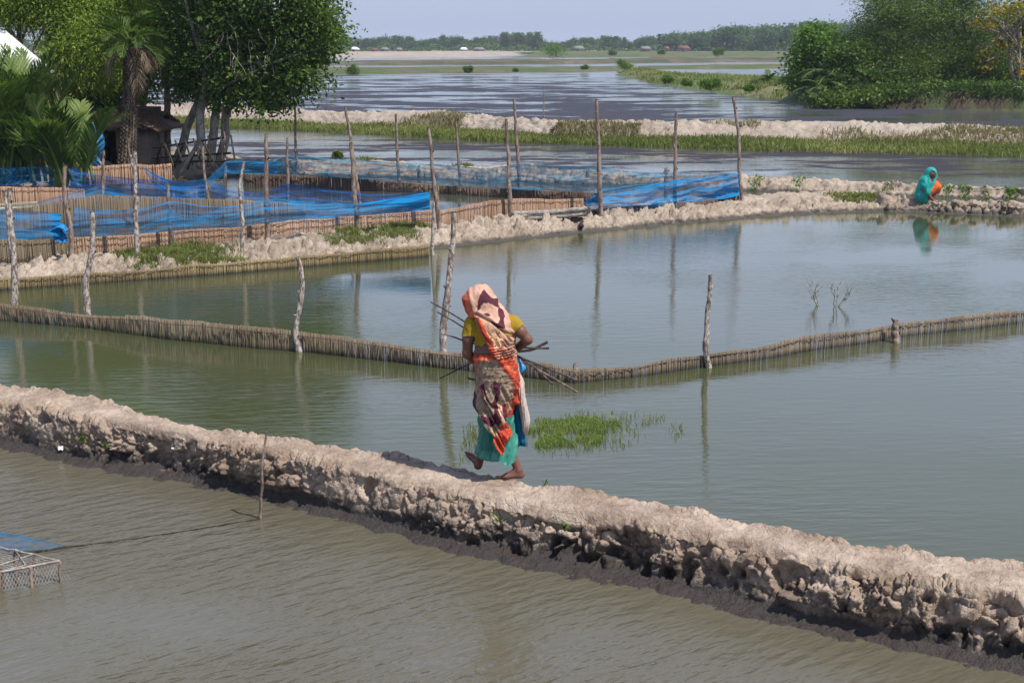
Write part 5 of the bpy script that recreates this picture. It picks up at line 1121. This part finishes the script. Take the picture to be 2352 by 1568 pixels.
# wrapped sari skirt
def fold_s(U, th):
    u = U[..., 0]*.8-U[..., 1]*.42; v = U[..., 0]*.42+U[..., 1]*.8; lo_ = sst(U[..., 1], 720, 950); g = np.abs(vn(np.stack([u*.052, v*.007, 0*u], -1), 12))
    r = -.026*(1-2.2*g)*lo_+.016*lo_*fbm(np.stack([u*.03, v*.006, 0*u], -1), 3, 13)+.005*fbm(np.stack([U[..., 0]*.02, U[..., 1]*.05, 0*u], -1), 3, 15)
    r = r+.012*np.exp(-((U[..., 1]-622)/16)**2)+.006*np.sin(U[..., 0]*.16+U[..., 1]*.03)*sst(U[..., 1], 640, 600)
    band = (U[..., 0]-np.interp(U[..., 1], [600, 700, 780, 900], [450, 520, 572, 583])); r = r+.014*np.exp(-(band/16)**2)*(U[..., 1] < 960)
    return r
sk = [(585, 288, 560, .02, .145), (620, 282, 566, .02, .150), (650, 283, 583, .03, .158), (700, 285, 590, .03, .165), (760, 287, 597, .03, .168), (830, 290, 597, .04, .170), (900, 287, 592, .06, .175), (980, 292, 575, .065, .195), (1060, 320, 565, .06, .205), (1160, 325, 565, .05, .21), (1280, 335, 565, .04, .21)]
V, U, th = loft(sk, n=420, m=460, folds=fold_s, sq=.88)
px, py = U[..., 0], U[..., 1]; back = np.sin(th)[None]+0*px < .12
hem = inpoly(px, py, [(270, 585), (275, 970), (300, 980), (330, 1002), (350, 1040), (395, 1110), (430, 1190), (478, 1266), (492, 1240), (515, 1148), (565, 1124), (545, 1080), (512, 1030), (560, 952), (605, 890), (610, 585)])
hem2 = py < 985
c = paint(U, BEI2, [([(280, 585), (430, 585), (440, 618), (350, 622), (300, 650), (290, 720), (296, 900), (275, 900), (275, 640)], ORA), ([(290, 622), (350, 604), (440, 604), (436, 618), (350, 622), (300, 646)], ORA2),
     ([(325, 800), (345, 775), (360, 830), (365, 880), (385, 915), (360, 920), (340, 905), (350, 870)], MAR), ([(410, 775), (430, 752), (462, 790), (465, 830), (450, 880), (445, 930), (470, 1010), (455, 1060), (430, 1040), (400, 1068), (350, 1030), (335, 990), (380, 1005), (420, 985), (425, 940), (410, 900), (430, 850)], MAR),
     ([(480, 920), (505, 910), (525, 950), (530, 1010), (510, 1032), (490, 1000)], MAR), ([(286, 850), (305, 870), (312, 950), (330, 975), (300, 968), (288, 930)], MAR), ([(440, 900), (475, 900), (485, 960), (500, 1030), (475, 1020), (455, 960)], PEACH),
     ([(430, 1150), (455, 1085), (470, 1050), (520, 1030), (570, 1125), (515, 1150), (478, 1275), (440, 1215), (400, 1130), (420, 1120)], ORA), ([(385, 1080), (440, 1090), (445, 1130), (410, 1130)], PEACH),
     ([(440, 585), (545, 585), (575, 640), (598, 780), (600, 900), (575, 965), (555, 905), (562, 820), (545, 760), (500, 700), (455, 640)], ORA), ([(500, 640), (560, 690), (575, 720), (520, 690)], ORA2), ([(510, 585), (600, 585), (600, 700), (570, 650)], (.48, .22, .12))])
lat = [[(300, 700), (330, 650), (370, 625)], [(300, 740), (350, 690), (400, 620)], [(320, 790), (380, 730), (440, 650)], [(350, 640), (400, 690), (450, 770)], [(310, 660), (350, 710), (385, 740), (430, 745)], [(385, 620), (430, 660), (480, 740), (540, 780)], [(380, 745), (400, 720), (470, 700)], [(430, 745), (480, 720), (500, 700)], [(420, 640), (450, 700), (445, 745)], [(530, 790), (550, 760)]]
lines(U, c, lat, 1.8, (.27, .14, .10)); dots(U, c, [(323, 682), (350, 640), (378, 672), (395, 638), (362, 715), (322, 748), (340, 705), (415, 720), (448, 662), (430, 700), (465, 745), (505, 772), (480, 725), (410, 680)], 5.2, (.02, .035, .03))
c *= (1+.38*vn(np.stack([px*.16+py*.07, py*.012-px*.01, 0*px], -1), 77))[..., None]; c *= (1+.18*vn(np.stack([px*.03, py*.03, 0*px], -1), 78))[..., None]
keep = (hem2 | hem | False).ravel() if False else np.where(back, hem | (py < 940), py < 1010+0*px).ravel()
us, Fc = cull(V.reshape(-1, 3), grid_faces(*V.shape[:2], True), keep); link('sari_skirt', mesh_np('p', V.reshape(-1, 3)[us], Fc, smooth=True, colors=c.reshape(-1, 3)[us]), M['cloth'], parent=woman)
# veil over the head and the end of the sari across the back
def fold_h(U, th):
    x, y = U[..., 0], U[..., 1]; u = x*.75+y*.2; w = x*.55-y*.8
    r = .006*fbm(np.stack([x*.02, y*.012, 0*x], -1), 3, 31)+.010*sst(y, 320, 480)*(-np.abs(vn(np.stack([x*.055-y*.035, y*.008+x*.01, 0*x], -1), 33))*2+.8)
    crease = y-np.interp(x, [270, 300, 400, 470, 560], [322, 305, 355, 410, 470]); r = r-.018*np.exp(-(crease/9)**2)*(x > 290)+.010*np.exp(-((crease+22)/16)**2)*(x > 290)
    band = x-np.interp(y, [330, 400, 480, 560, 640], [310, 345, 385, 420, 455]); r = r+.012*np.exp(-(band/15)**2)*(y > 335)*(y < 640)
    bun = sst(y, 525, 545)*sst(y, 620, 600); r = r+bun*(.014+.008*np.sin(y*.35+x*.05)); return r+.010*np.exp(-((x-262+(y-200)*-.28)/14)**2)*(y < 330)
hd = [(117, 339, 341, .05, .002), (120, 326, 352, .05, .02), (124, 300, 366, .05, .05), (135, 270, 382, .05, .085), (155, 243, 402, .055, .115), (180, 218, 420, .06, .135), (210, 194, 440, .06, .148), (235, 196, 455, .06, .152), (270, 206, 478, .06, .152), (300, 222, 498, .05, .150), (340, 250, 530, .04, .160), (380, 252, 550, .03, .163), (430, 262, 558, .03, .163), (480, 275, 560, .025, .155), (530, 280, 556, .02, .142), (580, 284, 560, .02, .145), (640, 280, 575, .03, .158)]
V, U, th = loft(hd, n=420, m=420, folds=fold_h, sq=.78); px, py = U[..., 0], U[..., 1]; back = np.sin(th)[None]+0*px < .25
GOLD = (.62, .36, .20)
c = paint(U, BEI, [([(180, 200), (250, 160), (262, 230), (285, 290), (302, 318), (255, 350), (220, 300), (190, 240)], ORA2), ([(190, 205), (215, 185), (222, 240), (255, 345), (240, 345)], ORA),
     ([(305, 285), (312, 215), (338, 150), (352, 145), (400, 195), (445, 215), (452, 245), (470, 270), (498, 325), (485, 345), (497, 400), (470, 395), (445, 372), (462, 340), (448, 300), (452, 268), (420, 245), (385, 228), (350, 228), (322, 270)], MAR),
     ([(345, 305), (385, 295), (398, 312), (385, 325)], MAR), ([(380, 345), (410, 350), (470, 380), (490, 402), (450, 398), (400, 372)], MAR), ([(545, 440), (556, 470), (560, 505), (552, 500)], MAR),
     ([(300, 325), (340, 312), (400, 355), (470, 420), (556, 480), (560, 560), (420, 560), (380, 470), (330, 380)], PEACH), ([(370, 425), (470, 440), (500, 500), (470, 540), (420, 520)], GOLD), ([(480, 470), (552, 500), (556, 575), (510, 560)], (.30, .16, .12)),
     ([(290, 325), (318, 330), (360, 400), (400, 480), (430, 560), (470, 640), (440, 640), (400, 590), (370, 500), (330, 420)], ORA), ([(318, 332), (340, 345), (375, 415), (362, 405)], ORA2),
     ([(286, 330), (300, 330), (320, 395), (355, 460), (400, 560), (388, 560), (345, 468), (308, 395)], (.26, .16, .12)), ([(425, 545), (470, 530), (556, 575), (560, 612), (455, 612), (430, 580)], (.42, .12, .07)), ([(520, 300), (545, 335), (550, 380), (530, 340)], ORA2)])
lines(U, c, [[(380, 420), (420, 400), (460, 440), (500, 470)], [(400, 500), (440, 450), (470, 410)], [(450, 560), (500, 520), (540, 540)], [(400, 440), (450, 500), (500, 580)], [(460, 560), (500, 585), (550, 600)]], 2.4, (.25, .08, .06))
dots(U, c, [(408, 422), (438, 475), (402, 465), (455, 432), (482, 492), (475, 527), (510, 545), (430, 520)], 5.5, (.02, .03, .025))
bz = (py > 545) & (py < 615) & (px > 425) & (vn(np.stack([px*.12, py*.16, 0*px], -1), 3) > .15); c[bz] = (.10, .045, .04); bz = (py > 545) & (py < 615) & (px > 425) & (vn(np.stack([px*.13, py*.17, 0*px], -1), 7) > .35); c[bz] = (.40, .24, .17)
c *= (1+.22*vn(np.stack([px*.10-py*.10, px*.02+py*.02, 0*px], -1), 79))[..., None]
out = inpoly(px, py, [(180, 352), (252, 348), (284, 332), (304, 385), (340, 455), (380, 530), (405, 590), (440, 650), (180, 650)])
hood_open = (np.sin(th)[None]+0*px > .55) & (px < 330) & (py > 170) & (py < 340)
keep = (np.where(np.sin(th)[None]+0*px < .35, ~out, (py < 345) | (px > 380)) & ~hood_open & ((py < 612))).ravel()
us, Fc = cull(V.reshape(-1, 3), grid_faces(*V.shape[:2], True), keep); link('sari_veil', mesh_np('p', V.reshape(-1, 3)[us], Fc, smooth=True, colors=c.reshape(-1, 3)[us]), M['cloth'], parent=woman)
mb = MB(); a = np.linspace(0, 2*np.pi, 17); ctr = P1(556, 573, .19); mb.tube([ctr+np.array([.01*math.sin(t), .03*math.cos(t), .03*math.sin(t)]) for t in a], .0035, 6)
link('bangle', mb.mesh(smooth=True), mat_plain('silver', (.7, .7, .68), .3, .5, 5, .1, .001, .8), parent=woman)
# the sticks she carries
def stick(pts, r, label, extra=None, mat='stick'):
    P = [P1(*p) for p in pts]; mb = MB(); mb.tube(P, np.linspace(r[0], r[1], len(P)), 7, .25, sub=8, seed=int(rng.integers(99)))
    for e in (extra or []): mb.tube([P1(*p) for p in e[0]], np.linspace(e[1], e[2], len(e[0])), 7, .25, sub=6)
    link('stick', mb.mesh(smooth=True), M[mat], base=P[0], label=label, cat='stick', group='sticks carried by the walking woman')
stick([(-18, 243, .40), (100, 308, .36), (235, 392, .32), (400, 510, .28), (575, 615, .20), (800, 705, .10), (1002, 790, .02)], (.006, .010), 'longest dark carried stick, highest of those sticking out at the left')
stick([(28, 313, .40), (130, 370, .37), (225, 430, .33), (400, 525, .28), (575, 622, .20), (800, 752, .1), (1000, 870, .0)], (.0055, .0095), 'carried stick ending lowest at the far right, pale at its left end', mat='post')
stick([(68, 468, .38), (140, 485, .34), (215, 512, .31), (400, 560, .27), (560, 582, .20), (600, 585, .18), (680, 575, .15), (740, 545, .13), (790, 521, .12)], (.005, .013), 'thick forked carried stick pointing right above the others', [([(575, 568, .2), (620, 558, .18), (700, 562, .14), (800, 564, .1)], .012, .009)])
stick([(40, 775, .20), (160, 715, .25), (275, 662, .28), (400, 640, .28), (560, 625, .22), (700, 700, .12), (825, 810, .02)], (.005, .010), 'carried stick sloping down to the left below her elbow')
stick([(235, 768, .12), (290, 782, .18), (400, 790, .24)], (.009, .010), 'short thick brown stick end poking out beside her left hip', mat='post')
# things hanging at her right side
def bagloft(name, lev, mat, label, cat, seedn, nrm=.012):
    V, U, th = loft(lev, n=70, m=110, folds=lambda U, th: nrm*fbm(np.stack([U[..., 0]*.05+th*.9, U[..., 1]*.008, 0*th], -1), 3, seedn))
    if V.shape: 
        Fc = grid_faces(*V.shape[:2], True); return link(name, mesh_np(name, V.reshape(-1, 3), Fc, smooth=True), mat, base=V[0, 0], label=label, cat=cat)
bagloft('sack', [(640, 572, 580, .11, .008), (700, 575, 592, .11, .02), (760, 578, 612, .11, .04), (850, 578, 632, .11, .055), (960, 585, 655, .11, .065), (1050, 600, 674, .11, .06), (1100, 608, 672, .11, .055), (1140, 616, 655, .11, .04), (1158, 628, 645, .11, .01)], M['sack'], 'long whitish woven sack hanging at the right hip of the walking woman', 'sack', 41, .010)
bagloft('net_bag', [(900, 560, 575, .14, .01), (960, 545, 588, .14, .035), (1020, 525, 600, .14, .045), (1100, 545, 615, .14, .045), (1180, 565, 628, .14, .04), (1225, 578, 632, .14, .03), (1240, 590, 628, .14, .008)], mat_plain('blue_net_cloth', (.008, .10, .22), .7, .2, 40, .5, .006), 'dark blue bunched net hanging behind the sack of the walking woman', 'net', 45, .018)
bagloft('plastic_bag', [(640, 575, 590, .12, .01), (665, 578, 612, .12, .02), (690, 582, 634, .12, .025), (712, 588, 632, .12, .02), (728, 598, 612, .12, .008)], mat_plain('blue_plastic', (.03, .33, .70), .25, .5, 25, .5, .008), 'small shiny bright blue plastic bag tucked at the woman’s right hip', 'bag', 49, .014)

# ------------------------------------------------------------------ squatting woman
YS = G(2135, 463, .22)[1]
def P8(cx, cy, dy=0.0): return PL(2028.8+.1611*cx, 344.5+.1611*cy, YS+dy)
sb = G(2135, 463, .22); squat = empty('person', sb, label='woman in a turquoise veil squatting on the bank', cat='person')
pr = [ell(P8(690, 345, 0), (.10, .11, .13), .03), cone(P8(680, 420, .02), P8(640, 450, .05), .06, .08, .04), cone(P8(620, 470, .05), P8(570, 660, .05), .17, .17, .06),
      cone(P8(560, 520, -.05), P8(600, 600, -.12), .06, .05, .02), cone(P8(620, 600, -.12), P8(680, 690, -.12), .048, .04, .02), cone(P8(680, 690, -.12), P8(725, 728, -.12), .038, .03, .02), ell(P8(745, 735, -.12), (.05, .03, .025), .015),
      cone(P8(740, 420, .1), P8(790, 480, .12), .05, .042, .02), cone(P8(790, 480, .12), P8(765, 390, .1), .042, .032, .02), ell(P8(760, 370, .1), (.03, .03, .045), .01),
      cone(P8(580, 670, 0), P8(770, 520, 0), .10, .075, .03), cone(P8(770, 520, 0), P8(690, 700, 0), .07, .04, .03), cone(P8(660, 725, 0), P8(740, 738, -.02), .035, .025, .02), cone(P8(580, 670, .2), P8(750, 510, .2), .10, .075, .03), cone(P8(750, 510, .2), P8(680, 700, .2), .07, .04, .03), cone(P8(660, 720, .2), P8(750, 728, .2), .035, .025, .02)]
for q in range(4): pr.append(cone(P8(760, 733, -.135+.014*q), P8(795+4*q, 745-3*q, -.15+.022*q), .0115, .0095, .004))
pr.append(cone(P8(745, 735, -.14), P8(765, 752, -.16), .012, .01, .004))
pr += [ell(P8(725, 350, -.10), (.02, .03, .03), .01)]
V, Fq = sdf_mesh(pr, .009); link('body', mesh_np('b', V, Fq, smooth=True), M['skin'], parent=squat)
pr = [ell(P8(680, 325, .02), (.135, .15, .135), .05), cone(P8(665, 350, .03), P8(630, 450, .03), .125, .16, .06), cone(P8(610, 470, .03), P8(560, 640, .04), .185, .19, .06), cone(P8(570, 640, .04), P8(575, 690, .04), .185, .14, .05), cone(P8(590, 520, -.08), P8(625, 610, -.13), .10, .07, .04), cone(P8(745, 380, .04), P8(700, 480, -.02), .045, .05, .04), cone(P8(650, 600, .0), P8(690, 560, .0), .10, .09, .04)]
def cutf(V):
    x, y = proj(V); cx = (x-2028.8)/.1611; cy = (y-344.5)/.1611; return ~((np.hypot((cx-705)/42, (cy-355)/58) < 1) & (V[:, 1] < YS+.05)) & ~((V[:, 1] < YS) & (cx > 672) & (cx < 715) & (cy > 390) & (cy < 450))
V, Fq = sdf_mesh(pr, .009, cutf); V += (.022*fbm(np.stack([V[:, 0]*11-V[:, 2]*4, V[:, 1]*9, V[:, 2]*2.4], -1), 3, 3)-.02*np.abs(vn(np.stack([V[:, 0]*8+V[:, 2]*5, V[:, 1]*6, V[:, 2]*2], -1), 9)))[:, None]*np.array([-.3, -1, .1])
link('veil', mesh_np('v', V, Fq, smooth=True, colors=np.tile([.012, .29, .26], (len(V), 1))), M['cloth_silk'], parent=squat)
pr = [cone(P8(640, 600, -.01), P8(760, 525, -.01), .115, .105, .04), cone(P8(730, 500, .1), P8(760, 540, .1), .12, .1, .04), cone(P8(775, 540, -.01), P8(775, 590, .02), .09, .065, .04)]
V, Fq = sdf_mesh(pr, .01); V += (.01*fbm(V*8, 3, 8))[:, None]*np.array([-.3, -1, .3]); link('skirt', mesh_np('v', V, Fq, smooth=True, colors=np.tile([.58, .12, .03], (len(V), 1))), M['cloth'], parent=squat)
pb_ = P8(980, 790, -.05); pr = []
pts8 = [(870, 780, -.1), (930, 810, -.25), (1020, 805, -.22), (1110, 775, -.1), (1060, 762, .15), (950, 765, .2), (870, 780, -.1)]
for a, b in zip(pts8[:-1], pts8[1:]): pr.append(cone(P8(*a)+np.array([0, 0, .0]), P8(*b), .045, .05, .02))
V, Fq = sdf_mesh(pr, .012); V += (.02*fbm(V*9, 3, 5))[:, None]*np.array([.5, -.5, .6]); link('net_roll', mesh_np('n', V, Fq, smooth=True), mat_plain('net_dull', (.02, .13, .20), .8, .2, 30, .5, .01), base=pb_, label='dull blue net coiled on the bank in front of the squatting woman', cat='net')

# ------------------------------------------------------------------ timber bundle, twigs, cage, submerged net
Yt = G(1262, 507, .24)[1]+.15
root = empty('timber_bundle', PL(1262, 510, Yt), label='bundle of long weathered grey boards lying on the clod bank', cat='timber')
for i in range(9):
    mb = MB(); j = i % 3; k_ = i//3
    a = PL(1172+rng.uniform(0, 8), 508-k_*6+rng.normal()*.5, Yt+j*.12); b = PL(1342+rng.uniform(0, 12), 497-k_*6+rng.normal()*.8, Yt+.25+j*.12)
    a[2] += .05; b[2] += .05; m_ = (a+b)/2+np.array([0, 0, -.012+.01*rng.normal()]); mb.tube([a, m_, b], [.045, .05, .045], 6, .35, sub=7, seed=i, a=rng.uniform()); link('board', mb.mesh(), M['wood_grey'], parent=root)
for ex, ey in ((1190, 504), (1335, 492)):
    b = PL(ex, ey, Yt-.05); b[2] -= .15; mb = MB(); mb.tube([b+np.array([0, -.1, -.1]), b+np.array([.02, .5, -.02])], .05, 7, .2); link('bearer', mb.mesh(), M['dark_wood'], parent=root)
# bare twigs standing in the pond
def twigs(x, y, label, n, spread):
    b = G(x, y, 0); mb = MB(); Y = b[1]
    def grow(p, d, L, r, dep):
        e = p+d*L; m = (p+e)/2+rng.normal(0, .015, 3); mb.tube([p, m, e], [r, r*.8, r*.6], 5, sub=2)
        if dep > 0:
            for _ in range(2):
                q = d+rng.normal(0, .42, 3)*np.array([1, .6, .6]); q[2] = abs(q[2])*.8+.25; grow(lerp(p, e, rng.uniform(.5, 1)), q/np.linalg.norm(q), L*.72, r*.6, dep-1)
    for i in range(n):
        d = np.array([rng.uniform(-1, 1)*spread, rng.normal()*.2, 1.]); grow(b+np.array([rng.normal()*.004, rng.normal()*.004, -.04]), d/np.linalg.norm(d), .22, .010, 3)
    link('dead_twigs', mb.mesh(), M['twig_pale'], base=b, label=label, cat='twigs')
twigs(1880, 700, 'pale bare twigs sticking out of the open water, left bunch', 3, .55)
twigs(1922, 703, 'pale bare twigs sticking out of the open water, right bunch', 4, .8)
# fish cage at the lower left
cr = [G(137, 1287, .17), G(-90, 1326, .17), G(-110, 1243, .17), G(0, 1256, .19), G(34, 1262, .2), G(77, 1272, .18)]
root = empty('fish_trap', G(40, 1330, 0), label='pole frame covered with knotted netting, standing in the water at the lower left edge', cat='fish trap')
mb = MB(); ring_ = cr+[cr[0]]
for a, b in zip(ring_[:-1], ring_[1:]): mb.tube([a, (a+b)/2+np.array([0, 0, -.008]), b], .009, 7, .2, sub=4)
mb.tube([cr[4], lerp(cr[0], cr[1], .35)+np.array([0, 0, .01]), lerp(cr[0], cr[1], .5)], .006, 6); mb.tube([cr[5], (cr[5]+cr[1])/2, cr[1]], .007, 6); mb.tube([cr[0], (cr[0]+cr[2])/2+np.array([0, 0, -.02]), cr[2]], .004, 5)
link('frame', mb.mesh(smooth=True), M['wood_grey'], parent=root)
for c_ in (cr[0], lerp(cr[0], cr[1], .3), lerp(cr[0], cr[1], .62), cr[4], cr[5], lerp(cr[5], cr[1], .45), cr[1]):
    mb = MB(); mb.tube([c_, c_-np.array([.005, 0, .12]), c_-np.array([0, 0, .3])], [.013, .012, .012], 7, .3, sub=3); link('leg', mb.mesh(smooth=True), M['post'], parent=root)
mb = MB(); A0, B0_, C0, D0 = cr[0], cr[1], cr[2], cr[4]
W2 = [np.array(c_[:2]) for c_ in cr]; lo, hi = np.min(W2, 0), np.max(W2, 0)
for sg in (-1, 1):
    for c0 in np.arange(-3, 3, .045):
        pts = []
        for t in np.arange(lo[0]-.1, hi[0]+.1, .03):
            x_ = t; y_ = lo[1]+sg*(t-lo[0])*.8+c0+(.6 if sg < 0 else 0)
            if inpoly(np.array([x_]), np.array([y_]), W2)[0]: pts.append([x_, y_, .178-.03*math.sin(t*9)**2*.5])
            elif len(pts) > 1: mb.tube(pts, .0017, 4); pts = []
            else: pts = []
        if len(pts) > 1: mb.tube(pts, .0017, 4)
for sg in (-1, 1):
    for t in np.arange(-.3, 1.2, .034):
        a = lerp(A0, B0_, t); b = lerp(A0, B0_, t+sg*.10)-np.array([0, 0, .16])
        if 0 <= t <= 1: mb.tube([a, b], .0011, 4)
link('netting', mb.mesh(), M['wood_grey'], parent=root)
# blue net hauled half out of the water, and its floating edge line
pts = [(-160, 1195, 1262), (-60, 1208, 1268), (0, 1222, 1270), (40, 1229, 1272), (75, 1236, 1268), (110, 1244, 1265), (140, 1250, 1260), (165, 1254.5, 1256)]
n = 90; q = np.linspace(0, len(pts)-1, n); xs = np.interp(q, range(len(pts)), [p[0] for p in pts]); yt_ = np.interp(q, range(len(pts)), [p[1] for p in pts]); yb_ = np.interp(q, range(len(pts)), [p[2] for p in pts])
v = np.linspace(0, 1, 26); V = np.zeros((n, 26, 3))
for i in range(n):
    o_ = G(xs[i], yb_[i], -.01); t_ = PL(xs[i], yt_[i], o_[1]+.12*(1-i/n)+.02); 
    for j in range(26):
        V[i, j] = lerp(t_, o_, v[j])+np.array([0, .02*math.sin(v[j]*3.1)+.012*math.sin(i*.6+v[j]*5)*v[j], .006*math.sin(i*.75)*v[j]])
S = np.repeat(xs[:, None]*.01, 26, 1); VV = np.repeat(v[None], n, 0)
link('fishing_net', mesh_np('n', V.reshape(-1, 3), grid_faces(n, 26), attrs={'uu': S.ravel(), 'vv': VV.ravel(), 'dens': (.75*np.exp(-(VV/.13)**2)).ravel()-.28}, smooth=True), M['net_blue'], base=G(80, 1262, 0), label='blue-edged net rising from the near water beside the fish trap', cat='net', group='nets of the fish pens')
mb = MB(); P = [G(165, 1255, .002)]+[G(lerp(165, 598, t), lerp(1255, 1190, t)+3*math.sin(t*3.1), .003+.002*math.sin(t*40)) for t in np.linspace(.05, 1, 40)]; mb.tube(P, .006, 6); mb.tube([G(30, 1270, .0), G(100, 1265, .004), G(165, 1255, .002)], .012, 6, .3, sub=6)
link('net_line', mb.mesh(), M['dark_wood'], base=P[0], label='dark net edge line floating from the fish trap to the slim stick', cat='rope')

# ------------------------------------------------------------------ light, sky, camera
SE, SA = R(58), R(128)          # elevation; azimuth measured clockwise from +Y
sun = bpy.data.lights.new('sun', 'SUN'); sun.energy = 4.7; sun.angle = R(.53); sun.color = (1, .955, .89)
so = bpy.data.objects.new('sun', sun); COL.objects.link(so)
sd = Vector((math.sin(SA)*math.cos(SE), math.cos(SA)*math.cos(SE), math.sin(SE))); so.rotation_euler = sd.to_track_quat('Z', 'Y').to_euler()
w = bpy.data.worlds.new('World'); sc.world = w; w.use_nodes = True; nt = w.node_tree; nt.nodes.clear()
sky = nt.nodes.new('ShaderNodeTexSky'); sky.sky_type = 'NISHITA'; sky.sun_disc = False; sky.sun_elevation = SE; sky.sun_rotation = SA
sky.air_density = 1.0; sky.dust_density = 1.5; sky.ozone_density = 4.0; sky.altitude = 0
hs = nt.nodes.new('ShaderNodeMixRGB'); hs.blend_type = 'MULTIPLY'; hs.inputs[0].default_value = 1; hs.inputs[2].default_value = (*SKYT, 1)
bg = nt.nodes.new('ShaderNodeBackground'); bg.inputs[1].default_value = SKYS; ow = nt.nodes.new('ShaderNodeOutputWorld')
nt.links.new(sky.outputs[0], hs.inputs[1])
# milky heat haze of the sky, thickest a little above the horizon
tc = nt.nodes.new('ShaderNodeTexCoord'); sx = nt.nodes.new('ShaderNodeSeparateXYZ'); cr = nt.nodes.new('ShaderNodeValToRGB'); hm_ = nt.nodes.new('ShaderNodeMixRGB'); sc_ = nt.nodes.new('ShaderNodeVectorMath'); sc_.operation = 'SCALE'
nt.links.new(tc.outputs['Generated'], sx.inputs[0]); nt.links.new(sx.outputs['Z'], cr.inputs[0])
e_ = cr.color_ramp.elements; e_[0].position = 0; e_[0].color = (.40, .47, .66, 1); e_[1].position = 1; e_[1].color = (.10, .16, .32, 1)
for p_, c_ in ((.035, (.42, .49, .68, 1)), (.12, (.66, .75, .95, 1)), (.36, (.60, .69, .92, 1)), (.55, (.30, .39, .62, 1))):
    q_ = e_.new(p_); q_.color = c_
sc_.inputs['Scale'].default_value = 6.0; nt.links.new(cr.outputs[0], sc_.inputs[0])
hm_.inputs[0].default_value = .8; nt.links.new(hs.outputs[0], hm_.inputs[1]); nt.links.new(sc_.outputs[0], hm_.inputs[2]); nt.links.new(hm_.outputs[0], bg.inputs[0]); nt.links.new(bg.outputs[0], ow.inputs[0])
if HAZE:
    mb = MB(); mb.box((0, 1600, 9.5), (2600, 1650, 11.5)); hz = mb.mesh(); hm = bpy.data.materials.new('haze'); hm.use_nodes = True; t = hm.node_tree; t.nodes.clear()
    o_ = t.nodes.new('ShaderNodeOutputMaterial'); v_ = t.nodes.new('ShaderNodeVolumePrincipled'); v_.inputs['Color'].default_value = (.80, .88, 1, 1); v_.inputs['Density'].default_value = HAZE; v_.inputs['Anisotropy'].default_value = 0.0
    t.links.new(v_.outputs[0], o_.inputs['Volume']); link('haze', hz, hm, kind='stuff')
cam = bpy.data.cameras.new('camera'); cam.lens = LENS; cam.sensor_width = 36; cam.sensor_fit = 'HORIZONTAL'; cam.clip_end = 20000; cam.clip_start = .1
co = bpy.data.objects.new('camera', cam); COL.objects.link(co); co.location = (0, 0, HC); co.rotation_euler = (math.pi/2-PITCH, 0, 0); sc.camera = co
sc.view_settings.view_transform = 'Standard'; sc.view_settings.look = 'None'; sc.view_settings.exposure = EXPO; sc.view_settings.gamma = 1
try:
    sc.cycles.transparent_max_bounces = 24; sc.cycles.max_bounces = 8; sc.cycles.caustics_reflective = False; sc.cycles.caustics_refractive = False
except Exception: pass
for o in bpy.data.objects:
    if '_b' in o: del o['_b']
